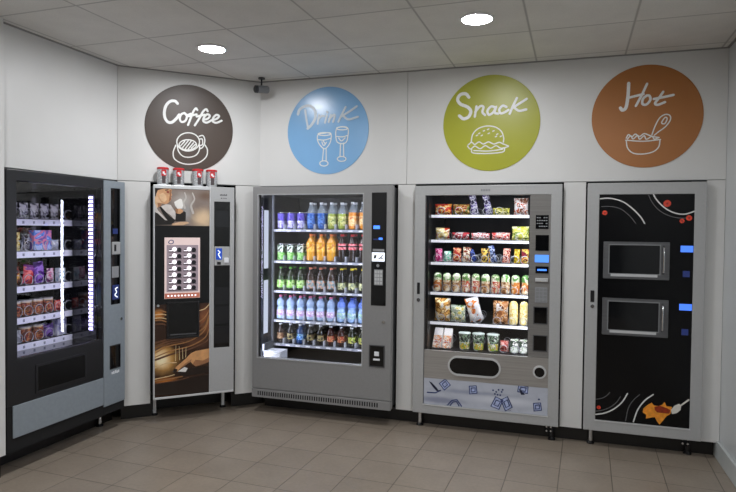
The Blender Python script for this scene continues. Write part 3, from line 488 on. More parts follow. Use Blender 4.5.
# ================================================================== THE MACHINES
# every machine: local x to the right along its face, y = 0 its front (into the wall positive), z up from the floor
def adjustable_leg(parent, x, y, h, r=0.016, m=CHROME, foot=BLACK, fr=0.028):
    l = MB().cyl((0,0,0.018), r, h-0.018, m, 14).build('leg', parent, (x, y, 0))
    MB().lathe([(0,0,foot),(fr,0,foot),(fr,0.008,foot),(r*1.1,0.02,foot),(0,0.02,foot)], n=16).build('foot', l)
    return l
def hollow(m, inner, x0, x1, y0, y1, z0, z1, a0, a1, b0, b1, yb):
    """cabinet shell with a compartment a0..a1, b0..b1 open to the front, its back at yb"""
    s = MB()
    s.box(x0, a0, y0, y1, z0, z1, m); s.box(a1, x1, y0, y1, z0, z1, m)
    s.box(a0, a1, y0, y1, b1, z1, m); s.box(a0, a1, y0, y1, z0, b0, m); s.box(a0, a1, yb, y1, b0, b1, m)
    e = 0.002                                               # lining of the compartment
    s.box(a0, a0+e, y0+0.004, yb, b0, b1, inner); s.box(a1-e, a1, y0+0.004, yb, b0, b1, inner)
    s.box(a0+e, a1-e, y0+0.004, yb, b1-e, b1, inner); s.box(a0+e, a1-e, y0+0.004, yb, b0, b0+e, inner); s.box(a0+e, a1-e, yb-e, yb, b0+e, b1-e, inner)
    return s
def coil(parent, x, y, z, r, length, turns, m):
    # one loop in front of the pack, the wire under it, and the rest of the coil behind it
    n = int(turns * 12); w = 0.0026; gap = 0.116
    path = [(r*math.sin(2*PI*i/12), 0.0, w + r - r*math.cos(2*PI*i/12)) for i in range(1, 13)]
    path += [(0.0, 0.006, w), (0.0, gap, w)]
    path += [(r*math.sin(2*PI*i/12), gap + (length-gap)*i/n, w + r - r*math.cos(2*PI*i/12)) for i in range(1, n+1)]
    return MB().tube(path, 0.0024, m, 5).build('spiral_coil', parent, (x, y, z))
COILM = mat('coil_wire', 'd6d9e2', rough=0.25, metal=0.35)
DARKMETAL = mat('dark_metal', '2a2b2e', rough=0.4, metal=0.4)
RAIL = mat('price_rail', 'eef1f6', rough=0.4, emit=RAIL_E, ecol='eef2ff', vary=0.02)
RAILV = mat('price_rail_violet_glow', 'e2e4f6', rough=0.4, emit=RAIL_V, ecol='d9d8ff', vary=0.02)  # faint violet glow stands for LED light falling on the rails
TICK = mat('price_tick', '8e93a8', rough=0.5)
def strip_light(parent, pts, z0, z1, m):
    """vertical LED profile with the plan outline pts; only the last edge gives light"""
    s = MB(); n = len(pts)
    lo = [(x, y, z0) for x, y in pts]; hi = [(x, y, z1) for x, y in pts]
    s.add(lo + hi, [tuple(range(n))[::-1], tuple(range(n, 2*n))] + [(i, (i+1) % n, n+(i+1) % n, n+i) for i in range(n-1)], BLACK)
    s.add(lo + hi, [(n-1, 0, n, 2*n-1)], m)
    return s.build('light_strip', parent)

# ------------------------------------------------------------------ left: black glass-fronted machine
LM = thing('vending_machine', 'black glass-fronted vending machine with grey side panel on the left wall', 'vending machine', (-1.715, -1.82, 0), PI/2)
INNERL = mat('black_lining', '101014', rough=0.05, vary=0.1, spec=1.0)
s = hollow(BLACK, INNERL, 0.012, 1.015, 0.034, 0.80, 0.15, 1.885, 0.045, 0.775, 0.70, 1.84, 0.72)
s.build('cabinet', LM)
FR = mat('black_door_paint', '1d1d1f', rough=0.35, vary=0.06)
d = MB(); d.frame(0, 0.806, 0.43, 1.889, 0.072, 0.785, 0.715, 1.822, 0, 0.033, FR)
d.build('door_frame', LM, bevel=0.004)
gp = MB().box(-0.3625, 0.3625, -0.002, 0.002, 0.709, 1.828, GLASS).build('window_glass', LM, (0.4285, 0.026, 0), PANE)
f = MB().box(0, 0.806, 0.003, 0.033, 0.141, 0.43, VOID).build('lower_door', LM)
MB().box(0.036, 0.803, -0.006, 0.003, 0.226, 0.428, BLUEGREY).build('kick_panel', LM, bevel=0.003)
fl = MB(); fl.frame(0.205, 0.635, 0.462, 0.648, 0.222, 0.621, 0.476, 0.634, -0.006, -0.0005, FR)
fl = fl.build('delivery_flap', LM, bevel=0.002)
MB().box(0.2225, 0.6205, -0.003, -0.0005, 0.4765, 0.6335, mat('flap_plastic', '060607', rough=0.25)).build('flap_door', fl)
sp = MB(); sp.frame(0.808, 1.03, 0.207, 1.886, 0.880, 0.982, 0.958, 1.832, -0.004, 0.033, BLUEGREY)
sp = sp.build('side_panel', LM, bevel=0.003)
MB().box(0.808, 1.03, 0.004, 0.033, 0.145, 0.205, VOID).build('base_skirt', LM)
ins = MB().box(0.8805, 0.9815, 0.002, 0.03, 0.9585, 1.8315, BLACKGLOSS).build('control_panel', LM)
MB().box(0.905, 0.955, -0.001, 0.002, 1.49, 1.53, BLUEDIM).build('button', ins)
MB().box(0.888, 0.974, -0.012, 0.002, 1.335, 1.43, SILVER).build('coin_unit', ins, bevel=0.006)
MB().box(0.905, 0.925, -0.0135, -0.012, 1.36, 1.41, BLACK).build('coin_slot', ins)
MB().box(0.892, 0.965, -0.003, 0.002, 1.16, 1.245, GREYP).build('keypad', ins, bevel=0.002)
MB().box(0.898, 0.968, -0.004, 0.002, 0.995, 1.105, BLUEDIM).build('card_reader', ins, bevel=0.003)
e = MB(); e.ribbon([(0.948,1.085),(0.925,1.075),(0.938,1.05),(0.92,1.03),(0.945,1.012)], 0.008, -0.0055, -0.004, WHITELIT); e.build('reader_mark', ins)
cr = MB(); cr.frame(0.866, 0.978, 0.474, 0.653, 0.872, 0.972, 0.480, 0.647, -0.007, -0.004, BLACK); cr = cr.build('coin_return', LM)
MB().box(0.8725, 0.9715, -0.0055, -0.004, 0.4805, 0.6465, BLACKGLOSS).build('coin_cup', cr)
e = MB()
for k, (a, b_) in enumerate([(0.885,0.897),(0.902,0.915),(0.922,0.934),(0.938,0.952),(0.955,0.966)]): e.box(a, b_, -0.0048, -0.004, 0.436-0.002*(k % 2), 0.452+0.003*(k % 3), WHITEP)
e.build('printed_mark', LM)
MB().cyl((0.985,-0.010,0.842), 0.011, 0.006, CHROME, 16, axis='Y').build('lock', LM)
for x, y in ((0.07, 0.19), (0.965, 0.18), (0.07, 0.68), (0.965, 0.68)): adjustable_leg(LM, x, y, 0.15)
# shelves and light
LSH = [1.588, 1.368, 1.134, 0.922, 0.742]
for i, z in enumerate(LSH):
    sh = MB(); sh.box(0.049, 0.771, 0.262, 0.70, z-0.012, z, DARKMETAL); sh = sh.build('shelf', LM)
    r = MB(); r.box(0.049, 0.771, 0.252, 0.262, z-0.042, z, RAILV)
    for k in range(9): r.box(0.085+0.085*k, 0.1+0.085*k, 0.2505, 0.252, z-0.03, z-0.012, TICK)
    r.build('price_rail', sh)
    for k in range(6):
        coil(sh, 0.315+0.087*k, 0.267, z, 0.036, 0.36, 3, COILM)
led = MB(); led.box(0.762, 0.7725, 0.055, 0.092, 0.775, 1.775, mat('led_housing', '8a86c0', rough=0.4))
for k in range(34):
    z = 0.785 + 0.0291*k
    led.add([(0.761,0.0905,z),(0.761,0.0565,z),(0.761,0.0565,z+0.016),(0.761,0.0905,z+0.016)], [(0,1,2,3)], LEDV)
led.build('light_strip', LM)
strip_light(LM, [(0.048,0.06),(0.048,0.036),(0.071,0.036)], 0.75, 1.80, LEDL)
tl = MB(); tl.box(0.30, 0.66, 0.09, 0.15, 1.828, 1.838, SILVER); tl.build('top_duct', LM)

# ------------------------------------------------------------------ coffee machine on the slanted wall
CMA = math.radians(44.0)
cx, cy = (-1.5313, -0.6844)
CM = thing('coffee_machine', 'tall hot drinks machine with a poster of a woman drinking coffee', 'coffee machine', (cx, cy, 0), CMA)
MB().box(0.004, 0.626, 0.022, 0.62, 0.205, 1.872, GREYD).build('cabinet', CM)
d = MB()
d.box(0, 0.010, 0, 0.022, 0.20, 1.876, SILVERL); d.box(0.430, 0.438, 0, 0.022, 0.20, 1.876, SILVERL)
d.box(0.010, 0.430, 0, 0.022, 1.848, 1.876, SILVERL); d.box(0, 0.63, -0.002, 0.022, 0.19, 0.206, SILVERL)
d.build('door_frame', CM, bevel=0.002)
# printed panels
def posterbg(key, stops, scale, rot, dist, kind='wave'):
    m, N, L, P = newmat(key); P.inputs['Roughness'].default_value = 0.25
    tc = N.new('ShaderNodeTexCoord'); mp = N.new('ShaderNodeMapping'); mp.inputs['Rotation'].default_value = (0, rot, 0)
    L.new(tc.outputs['Object'], mp.inputs['Vector'])
    if kind == 'wave':
        w_ = N.new('ShaderNodeTexWave'); w_.bands_direction = 'Z'; w_.inputs['Scale'].default_value = scale; w_.inputs['Distortion'].default_value = dist
        w_.inputs['Detail'].default_value = 3; w_.inputs['Detail Scale'].default_value = 1.2
    else:
        w_ = N.new('ShaderNodeTexNoise'); w_.inputs['Scale'].default_value = scale; w_.inputs['Distortion'].default_value = dist
    L.new(mp.outputs['Vector'], w_.inputs['Vector'])
    rp = N.new('ShaderNodeValToRGB'); E = rp.color_ramp.elements
    E[0].position, E[0].color = stops[0][0], rgb(stops[0][1]); E[1].position, E[1].color = stops[-1][0], rgb(stops[-1][1])
    for p_, c_ in stops[1:-1]: q = E.new(p_); q.color = rgb(c_)
    L.new(w_.outputs['Fac'], rp.inputs['Fac']); L.new(rp.outputs['Color'], P.inputs['Base Color'])
    return m
def printglow(key, base, spots, rough=0.25):
    """a print: base ink with soft round patches of other inks [(x, z, rx, rz, colour)]"""
    m, N, L, P = newmat(key); P.inputs['Roughness'].default_value = rough
    tc = N.new('ShaderNodeTexCoord')
    nz = N.new('ShaderNodeTexNoise'); nz.inputs['Scale'].default_value = 9; nz.inputs['Detail'].default_value = 4; nz.inputs['Distortion'].default_value = 1.0
    L.new(tc.outputs['Object'], nz.inputs['Vector'])
    cur = None
    rgbn = N.new('ShaderNodeMix'); rgbn.data_type = 'RGBA'; rgbn.inputs[6].default_value = rgb(base[0]); rgbn.inputs[7].default_value = rgb(base[1]); L.new(nz.outputs['Fac'], rgbn.inputs[0])
    cur = rgbn.outputs[2]
    for (x, z, rx, rz_, c_) in spots:
        mp = N.new('ShaderNodeMapping'); mp.inputs['Location'].default_value = (-x/rx, 0, -z/rz_); mp.inputs['Scale'].default_value = (1/rx, 0, 1/rz_)
        L.new(tc.outputs['Object'], mp.inputs['Vector'])
        ln = N.new('ShaderNodeVectorMath'); ln.operation = 'LENGTH'; L.new(mp.outputs['Vector'], ln.inputs[0])
        ad = N.new('ShaderNodeMath'); ad.operation = 'MULTIPLY_ADD'; ad.inputs[1].default_value = 0.5; L.new(nz.outputs['Fac'], ad.inputs[0]); L.new(ln.outputs['Value'], ad.inputs[2])
        r = N.new('ShaderNodeMapRange'); r.interpolation_type = 'SMOOTHSTEP'; r.inputs[1].default_value = 0.35; r.inputs[2].default_value = 1.2; r.inputs[3].default_value = 1; r.inputs[4].default_value = 0
        L.new(ad.outputs[0], r.inputs[0])
        mx = N.new('ShaderNodeMix'); mx.data_type = 'RGBA'; L.new(r.outputs[0], mx.inputs[0]); L.new(cur, mx.inputs[6]); mx.inputs[7].default_value = rgb(c_); cur = mx.outputs[2]
    L.new(cur, P.inputs['Base Color'])
    return m
PB1 = printglow('poster_beige_print', ('8d8078', '7a6a60'), [(0.38,1.62,0.13,0.13,'d9bd9a'),(0.22,1.76,0.12,0.10,'a8a29c'),(0.25,1.66,0.06,0.10,'9a9896'),(0.40,1.80,0.10,0.06,'6f5a4c')])
PB2 = printglow('poster_brown_print', ('2a1a12', '3c2417'), [(0.07,0.50,0.16,0.16,'e0a85c'),(0.06,0.50,0.09,0.10,'f6e6bc'),(0.09,0.33,0.13,0.05,'a8642c'),(0.04,0.86,0.06,0.06,'c07a3a'),(0.40,0.80,0.09,0.16,'8a5436'),(0.34,0.62,0.16,0.07,'5a3826')])
SKIN = mat('printed_skin', 'c9986f', rough=0.3, vary=0.18, scale=22); HAIR = mat('printed_hair', '2a1a12', rough=0.3); SUIT = mat('printed_suit', '17120f', rough=0.3, vary=0.2)
PCUP = mat('printed_cup', 'e9e6e0', rough=0.3); LIP = mat('printed_lips', '8a3a2c', rough=0.3); SWIRL = mat('printed_swirl', '9a6a3e', rough=0.3, vary=0.25, scale=18); STEAM = mat('printed_steam', 'b8b2ac', rough=0.3)
DKP = mat('printed_dark', '20130d', rough=0.3, vary=0.2); HAND = mat('printed_hand', 'd19a66', rough=0.3, vary=0.16, scale=22); SHINE = mat('printed_highlight', 'e8cf9c', rough=0.3)
SKINL = mat('printed_skin_light', 'd9b48c', rough=0.3, vary=0.15, scale=30); SKIND = mat('printed_skin_shade', '9a6a48', rough=0.3, vary=0.2, scale=30); NECK = mat('printed_neck', 'd2ac88', rough=0.3, vary=0.15, scale=26)
SHIRT = mat('printed_shirt', 'c9c2bc', rough=0.3, vary=0.15, scale=26); CREAM = mat('printed_cream', 'd8b888', rough=0.3, vary=0.25, scale=30); SWIRLD = mat('printed_swirl_dark', '5e3c26', rough=0.3, vary=0.3, scale=20)
def clampc(pts, z0, z1): return [(min(max(a, 0.0107), 0.4293), min(max(b_, z0), z1)) for a, b_ in pts]
p = MB().box(0.0105, 0.4295, 0.004, 0.022, 1.558, 1.8475, PB1)
for pts in ([(0.235,1.70),(0.225,1.74),(0.245,1.78),(0.235,1.82)], [(0.30,1.66),(0.285,1.72),(0.31,1.77),(0.295,1.82)]):
    p.ribbon(pts, 0.018, 0.0038, 0.004, STEAM, taper=True)
y = 0.0034
for key, m_ in (('w_neck', NECK), ('w_skin', SKIN), ('w_light', SKINL), ('w_shirt', SHIRT), ('w_hand', SKIN), ('w_shade', SKIND), ('w_hair', HAIR), ('w_eye', LIP), ('w_suit', SUIT), ('w_cup', PCUP), ('w_arm', NECK)):
    for pts in ART[key]:
        p.prism(clampc(pts, 1.5582, 1.847), y, 0.004, m_); y -= 0.00012
p.build('woman_poster', CM)
bp = MB().box(0.0105, 0.4295, 0.004, 0.022, 0.9375, 1.5575, BLACKGLOSS).build('selection_fascia', CM)
lp = MB(); lp.box(0.0105, 0.4295, 0.004, 0.022, 0.2065, 0.937, PB2)
y = 0.0038
for key, m_, w_ in (('h_brown', SWIRLD, 0.016), ('h_tan', SWIRL, 0.009), ('h_cream', CREAM, 0.007)):
    for pts in ART[key]: lp.ribbon(clampc(pts, 0.207, 0.9365), w_, y, 0.004, m_, taper=key == 'h_brown'); y -= 0.00004
for pts in ART['h_glass']: lp.ribbon(pts, 0.004, 0.0030, 0.004, SHINE, taper=True)
y = 0.0028
for key, m_ in (('h_dark', DKP), ('h_hand', HAND), ('h_shade', SKIND), ('h_cup', PCUP)):
    for pts in (ART[key][2:] + ART[key][1:2] if key == 'h_dark' else ART[key]):
        lp.prism(clampc(pts, 0.207, 0.9365), y, 0.004, m_); y -= 0.00015
lp.prism(ART['h_dark'][0], y, 0.004, DKP)
lp.build('hand_poster', CM)
# lit selection panel: two columns of seven cup buttons
SEL = mat('lit_selection_panel', 'cdb6b2', emit=SEL_E*0.5, ecol='ead6d2', rough=0.3)
SELB = mat('selection_button_lit', 'ffffff', emit=SEL_E*1.2, ecol='fbf4ff', rough=0.3); SELD = mat('selection_dark', '1c1a22', rough=0.3); SELG = mat('selection_grey', '8c8088', emit=SEL_E*0.25, ecol='c8b0b8', rough=0.3)
SELR = mat('selection_red_strip', 'a05a48', emit=SEL_E*0.4, ecol='d88a70', rough=0.3)
sp = MB(); sp.box(0.082, 0.354, -0.002, 0.004, 0.982, 1.464, SEL)
sp.box(0.098, 0.340, -0.003, -0.002, 1.035, 1.405, SELG); sp.box(0.084, 0.352, -0.003, -0.002, 0.984, 1.024, SELR)
for k in range(9): sp.box(0.104+0.026*k, 0.117+0.026*k, -0.0035, -0.003, 0.998, 1.010, SELB)
sp.ribbon([(0.112,1.425),(0.125,1.442),(0.145,1.440),(0.148,1.424),(0.130,1.414),(0.112,1.425)], 0.006, -0.003, -0.002, BLUEDIM)
sp = sp.build('selection_panel', CM)
for c_ in (0, 1):
    for k in range(7):
        x, z = 0.160 + 0.113*c_, 1.370 - 0.0503*k
        q = MB(); q.box(x-0.052, x+0.054, -0.0045, -0.003, z-0.020, z+0.020, SELG); q.box(x-0.050, x+0.052, -0.005, -0.0045, z-0.022, z-0.017, SELD)
        q.lathe([(0,-0.0065,SELB),(0.0155,-0.0065,SELB),(0.0175,-0.0045,SELB)], (x-0.004, 0, z+0.002), 18, 'Y')
        q.lathe([(0,-0.0055,SELD),(0.018,-0.0055,SELD),(0.018,-0.0045,SELD)], (x+0.032, 0, z-0.003), 14, 'Y'); q.lathe([(0,-0.0055,SELD),(0.008,-0.0055,SELD),(0.008,-0.0045,SELD)], (x-0.036, 0, z-0.004), 12, 'Y'); q.box(x-0.045, x-0.02, -0.0058, -0.0045, z-0.012, z-0.006, SELB)
        q.build('drink_button', sp)
rc = MB(); rc.frame(0.098, 0.350, 0.665, 0.955, 0.112, 0.337, 0.680, 0.942, -0.006, 0.004, BLACK); rc = rc.build('dispensing_recess', CM, bevel=0.002)
rb = MB(); rb.box(0.1125, 0.3365, 0.0, 0.0038, 0.6805, 0.9415, mat('recess_dark', '0b0b0c', rough=0.2)); rb.box(0.125, 0.325, -0.003, 0.0, 0.69, 0.70, GREYD); rb.build('recess_door', rc)
MB().cyl((0.035,-0.002,0.93), 0.010, 0.006, CHROME, 14, axis='Y').build('lock', CM)
sp = MB(); sp.frame(0.4385, 0.63, 0.2065, 1.876, 0.466, 0.595, 0.565, 1.757, 0, 0.022, SILVER); sp = sp.build('side_panel', CM, bevel=0.002)
ci = MB().box(0.4665, 0.5945, 0.006, 0.021, 0.5655, 1.7565, BLACKGLOSS).build('control_panel', CM)
MB().box(0.478, 0.583, 0.004, 0.006, 1.55, 1.68, mat('dim_display', '1c1d20', rough=0.1)).build('display', ci)
cu = MB().box(0.468, 0.593, -0.004, 0.006, 1.238, 1.392, SILVER).build('card_module', ci, bevel=0.003)
MB().box(0.480, 0.530, -0.006, -0.004, 1.285, 1.378, mat('deep_blue', '1c3f9c', emit=0.35, ecol='2a5ad0', rough=0.2)).build('card_reader', cu, bevel=0.004)
e = MB(); e.ribbon([(0.497,1.36),(0.512,1.345),(0.500,1.33),(0.515,1.30)], 0.007, -0.0075, -0.006, WHITELIT); e.build('reader_mark', cu)
e = MB(); e.box(0.545, 0.583, -0.012, -0.004, 1.26, 1.30, WHITEP); e.build('coin_slot', cu, bevel=0.003)
MB().box(0.490, 0.520, -0.006, -0.004, 1.245, 1.268, BLACK).build('coin_button', cu)
for z0, z1 in ((0.92, 1.06), (0.76, 0.90), (0.60, 0.74)): MB().box(0.475, 0.586, 0.004, 0.006, z0, z1, mat('smoked_panel', '1a1a1d', rough=0.15)).build('smoked_panel', ci)
e = MB()
for k in range(6): e.box(0.513+0.0098*k, 0.520+0.0098*k, -0.0008, 0, 1.806, 1.816+0.003*(k % 2), GREYD)
e.cyl((0.524,-0.001,1.785), 0.005, 0.001, GREYD, 12, axis='Y')
for k in range(4): e.box(0.534+0.009*k, 0.540+0.009*k, -0.0008, 0, 1.782, 1.788, GREYD)
e.build('maker_mark', CM)
for x, y in ((0.036, 0.25), (0.595, 0.25), (0.036, 0.58), (0.595, 0.58)):
    l = MB().box(-0.012, 0.012, -0.012, 0.012, 0.015, 0.208, SILVERL).build('leg', CM, (x, y, 0))
    MB().lathe([(0,0,BLACK),(0.026,0,BLACK),(0.026,0.010,BLACK),(0.014,0.018,BLACK),(0,0.018,BLACK)], n=16).build('foot', l)

# ------------------------------------------------------------------ drinks machine
DM = thing('vending_machine', 'wide grey vending machine full of bottles and cans under the blue sign', 'vending machine', (-0.966, -0.14, 0), 0)
DGREY = mat('machine_grey', '8b8b8b', rough=0.4, metal=0.08, vary=0.03, scale=50)
INNERD = mat('drinks_lining', '1b1c20', rough=0.35, vary=0.1)
s = hollow(GREYD, INNERD, 0.012, 1.196, 0.064, 0.90, 0.14, 1.876, 0.026, 1.000, 0.40, 1.842, 0.86); s.build('cabinet', DM)
d = MB(); d.frame(0, 1.206, 0.206, 1.888, 0.050, 0.968, 0.467, 1.822, 0, 0.060, DGREY); d = d.build('door_frame', DM, bevel=0.005)
tr = MB(); tr.frame(0.044, 0.974, 0.461, 1.828, 0.051, 0.967, 0.468, 1.821, -0.003, 0.0, SILVER); tr.build('window_trim', DM)
MB().box(0.046, 0.972, 0.020, 0.025, 0.463, 1.826, GLASS).build('window_glass', DM)
# black screen-printed border on the left of the glass
MB().box(0.0505, 0.066, 0.026, 0.058, 0.4675, 1.8215, BLACK).build('window_border', DM)
gr = MB().box(0.0, 1.206, -0.004, 0.06, 0.133, 0.203, DGREY).build('ventilation_grille', DM, bevel=0.003)
sl = MB()
for k in range(52): sl.box(0.055+0.0204*k, 0.0655+0.0204*k, -0.0046, -0.004, 0.152, 0.186, VOID)
tag(sl.build('vent_slots', gr), 'row of dark vertical slots')
ci = MB(); ci.box(1.041, 1.160, -0.003, 0.0, 0.951, 1.831, BLACKGLOSS); ci = ci.build('control_panel', DM)
MB().box(1.056, 1.108, -0.004, -0.003, 1.548, 1.574, BLUELIT).build('display', ci)
MB().box(1.100, 1.130, -0.004, -0.003, 1.464, 1.480, BLUELIT).build('button', ci)
MB().box(1.056, 1.100, -0.004, -0.003, 1.462, 1.472, BLUEDIM).build('button', ci)
cw = MB().box(1.046, 1.150, -0.008, -0.003, 1.295, 1.365, WHITELIT).build('card_reader', ci, bevel=0.004)
e = MB(); e.prism([(1.060,1.318),(1.080,1.318),(1.086,1.345),(1.066,1.345)], -0.009, -0.008, GREYD); e.ribbon([(1.104,1.318),(1.124,1.330),(1.132,1.346)], 0.008, -0.009, -0.008, GREYD); e.ribbon([(1.120,1.316),(1.138,1.322)], 0.006, -0.009, -0.008, GREYD); e.build('reader_mark', cw)
MB().box(1.052, 1.145, -0.004, -0.003, 1.373, 1.392, GREYP).build('reader_hood', ci)
MB().cyl((1.095,-0.006,1.262), 0.012, 0.003, GREYP, 16, axis='Y').build('coin_button', ci)
kp = MB(); kp.box(1.066, 1.136, -0.006, -0.003, 1.110, 1.232, GREYP)
for a in range(3):
    for b_ in range(4): kp.box(1.071+0.0215*a, 1.088+0.0215*a, -0.0075, -0.006, 1.116+0.0285*b_, 1.139+0.0285*b_, SILVERL)
kp.build('keypad', ci)
cr = MB(); cr.frame(1.030, 1.157, 0.468, 0.640, 1.037, 1.150, 0.475, 0.633, -0.006, 0.0, GREYD); cr = cr.build('coin_return', DM)
MB().box(1.0375, 1.1495, -0.003, 0.0, 0.4755, 0.6325, BLACKGLOSS).build('coin_cup', cr)
e = MB(); e.box(1.074, 1.112, -0.010, -0.003, 0.555, 0.59, WHITEP); e.box(1.066, 1.12, -0.012, -0.003, 0.52, 0.535, WHITEP); e.build('coin_chute', cr, bevel=0.003)
MB().cyl((1.145,-0.008,0.825), 0.012, 0.008, CHROME, 16, axis='Y').build('lock', DM)
for x, y in ((0.07, 0.28), (0.235, 0.30), (1.13, 0.25), (0.07, 0.80), (1.13, 0.80)):
    l = MB().box(-0.03, 0.03, -0.03, 0.03, 0.012, 0.141, VOID).build('leg', DM, (x, y, 0)); MB().cyl((0,0,0), 0.035, 0.012, BLACK, 14).build('foot', l)
DSH = [1.540, 1.264, 1.003, 0.745, 0.535]
DX = [0.0885 + 0.0955*i for i in range(9)]
LANE = mat('lane_plastic', 'c9ccd4', rough=0.25, vary=0.04)
for z in DSH:
    sh = MB().box(0.046, 0.990, 0.312, 0.84, z-0.010, z, mat('grey_tray', '55585f', rough=0.4, metal=0.4)).build('shelf', DM)
    r = MB(); r.box(0.046, 0.990, 0.300, 0.312, z-0.022, z-0.002, mat('lane_rail', 'a6aab6', rough=0.3))
    for k in range(9): r.box(0.1363-0.0015+0.0955*k, 0.1363+0.0015+0.0955*k, 0.300, 0.60, z, z+0.045, LANE)
    for k in range(10): r.box(0.068+0.0955*k, 0.108+0.0955*k, 0.2975, 0.3, z-0.019, z-0.006, WHITEP)
    r.build('lane_rail', sh)
MB().box(0.029, 0.046, 0.285, 0.31, 0.46, 1.835, mat('rack_post', '8a8d93', rough=0.3, metal=0.6)).build('rack_post', DM)
lf = MB(); lf.box(0.0285, 0.0330, 0.125, 0.225, 0.62, 1.80, BLACK); lf.box(0.034, 0.0345, 0.128, 0.222, 1.10, 1.18, BLACK)
lf.add([(0.0335,0.135,0.64),(0.0335,0.215,0.64),(0.0335,0.215,1.10),(0.0335,0.135,1.10)], [(0,1,2,3)], LEDP); lf.add([(0.0335,0.135,1.20),(0.0335,0.215,1.20),(0.0335,0.215,1.70),(0.0335,0.135,1.70)], [(0,1,2,3)], LEDP)
lf.build('light_panel', DM)
strip_light(DM, [(0.029,0.088),(0.029,0.063),(0.047,0.063)], 0.46, 1.83, LED)  # added strip, unseen behind the frame lip, to light the bottles
ld = MB(); ld.box(0.990, 0.9975, 0.085, 0.125, 0.47, 1.82, BLACK)
ld.add([(0.9895,0.120,0.48),(0.9895,0.092,0.48),(0.9895,0.092,1.81),(0.9895,0.120,1.81)], [(0,1,2,3)], LED); ld.build('light_strip', DM)
tl = MB(); tl.box(0.06, 0.96, 0.075, 0.115, 1.828, 1.8395, BLACK); tl.add([(0.07,0.08,1.8275),(0.07,0.11,1.8275),(0.95,0.11,1.8275),(0.95,0.08,1.8275)], [(0,1,2,3)], LEDT); tl.build('light_strip', DM)
bk = MB(); bk.box(0.045, 0.205, 0.12, 0.25, 0.405, 0.50, mat('lift_plastic', 'cfd2d6', rough=0.35)); bk.box(0.055, 0.195, 0.118, 0.12, 0.42, 0.485, WHITEP); bk.box(0.034, 0.06, 0.10, 0.28, 0.50, 0.56, GREYD)
bk.build('lift_bucket', DM, bevel=0.006)
MB().box(0.205, 0.985, 0.13, 0.25, 0.404, 0.425, DARKMETAL).build('lift_track', DM)

# ------------------------------------------------------------------ snack machine
SM = thing('vending_machine', 'silver vending machine full of packaged snacks under the green sign', 'vending machine', (0.396, -0.05, 0), 0)
INNERS = mat('snack_lining', '0e0e10', rough=0.3, vary=0.1)
s = hollow(GREYD, INNERS, 0.010, 1.080, 0.036, 0.82, 0.125, 1.880, 0.050, 0.885, 0.52, 1.850, 0.76)
s.box(0.050, 0.091, 0.10, 0.755, 0.522, 1.848, INNERS)
s.build('cabinet', SM)
d = MB(); d.frame(0, 1.090, 0.116, 1.885, 0.084, 1.014, 0.190, 1.810, 0, 0.033, SILVER); d = d.build('door_frame', SM, bevel=0.004)
MB().box(0.0845, 0.866, 0.006, 0.011, 0.613, 1.8095, GLASS).build('window_glass', SM)
tr = MB(); tr.box(0.080, 1.018, -0.004, 0.0, 0.182, 0.191, SILVERL); tr.box(0.0845, 0.0875, 0.0, 0.02, 0.19, 1.81, GREYD); tr.build('window_trim', SM)
vp = MB().box(0.866, 1.0135, 0.004, 0.033, 0.613, 1.8095, STEELV).build('control_panel', SM)
hp = MB().box(0.0875, 1.0135, 0.003, 0.033, 0.395, 0.6125, STEEL).build('lower_panel', SM)
q = MB().box(0.908, 0.998, 0.001, 0.004, 1.560, 1.660, BLACKGLOSS).build('instruction_plate', vp)
e = MB()
for k in range(4):
    for j in range(5):
        if (k*5+j*3) % 7: e.box(0.915+0.0158*j, 0.927+0.0158*j, 0.0002, 0.001, 1.575+0.021*k, 1.582+0.021*k, GREYP)
e.build('printed_mark', q)
MB().box(0.909, 1.002, 0.001, 0.004, 1.400, 1.515, BLACKGLOSS).build('note_reader', vp)
MB().box(0.906, 1.004, 0.0, 0.004, 1.315, 1.370, mat('pale_blue_display', '3a6ac8', emit=0.9, ecol='5c98ff', rough=0.2)).build('display', vp)
q = MB().box(0.912, 1.004, 0.0, 0.004, 1.236, 1.286, BLACKGLOSS).build('card_reader', vp)
MB().box(0.925, 0.990, -0.001, 0.0, 1.254, 1.266, BLUELIT).build('reader_light', q)
MB().box(0.911, 1.000, -0.008, 0.004, 1.174, 1.200, SILVERL).build('coin_slot', vp, bevel=0.003)
kp = MB(); kp.box(0.911, 0.998, 0.0, 0.004, 1.020, 1.132, GREYP)
for a in range(3):
    for b_ in range(4): kp.box(0.917+0.027*a, 0.939+0.027*a, -0.0015, 0.0, 1.026+0.0262*b_, 1.047+0.0262*b_, GREY)
kp.build('keypad', vp)
for z0, z1 in ((0.868, 0.984), (0.667, 0.775)):
    q = MB(); q.frame(0.902, 1.003, z0-0.006, z1+0.006, 0.908, 0.997, z0, z1, 0.0, 0.004, GREYD); q = q.build('coin_return', vp); MB().box(0.9085, 0.9965, 0.002, 0.004, z0+0.0005, z1-0.0005, BLACKGLOSS).build('coin_cup', q)
def stadium(x0, x1, z0, z1, n=12):
    r = (z1-z0)/2; zc = (z0+z1)/2
    return [(x1-r+r*math.cos(a), zc+r*math.sin(a)) for a in [-PI/2+PI*i/n for i in range(n+1)]] + [(x0+r+r*math.cos(a), zc+r*math.sin(a)) for a in [PI/2+PI*i/n for i in range(n+1)]]
def ringprism(s, A, B_, y0, y1, m):
    n = len(A); vs = [(a[0],y0,a[1]) for a in A]+[(b_[0],y0,b_[1]) for b_ in B_]+[(a[0],y1,a[1]) for a in A]
    fs = []
    for k in range(n):
        j = (k+1) % n; fs += [(k,j,n+j,n+k), (j,k,2*n+k,2*n+j)]
    s.add(vs, fs, m, False)
    vs = [(b_[0],y0,b_[1]) for b_ in B_]+[(b_[0],y1,b_[1]) for b_ in B_]
    s.add(vs, [(k,(k+1) % n,n+(k+1) % n,n+k) for k in range(n)], m)
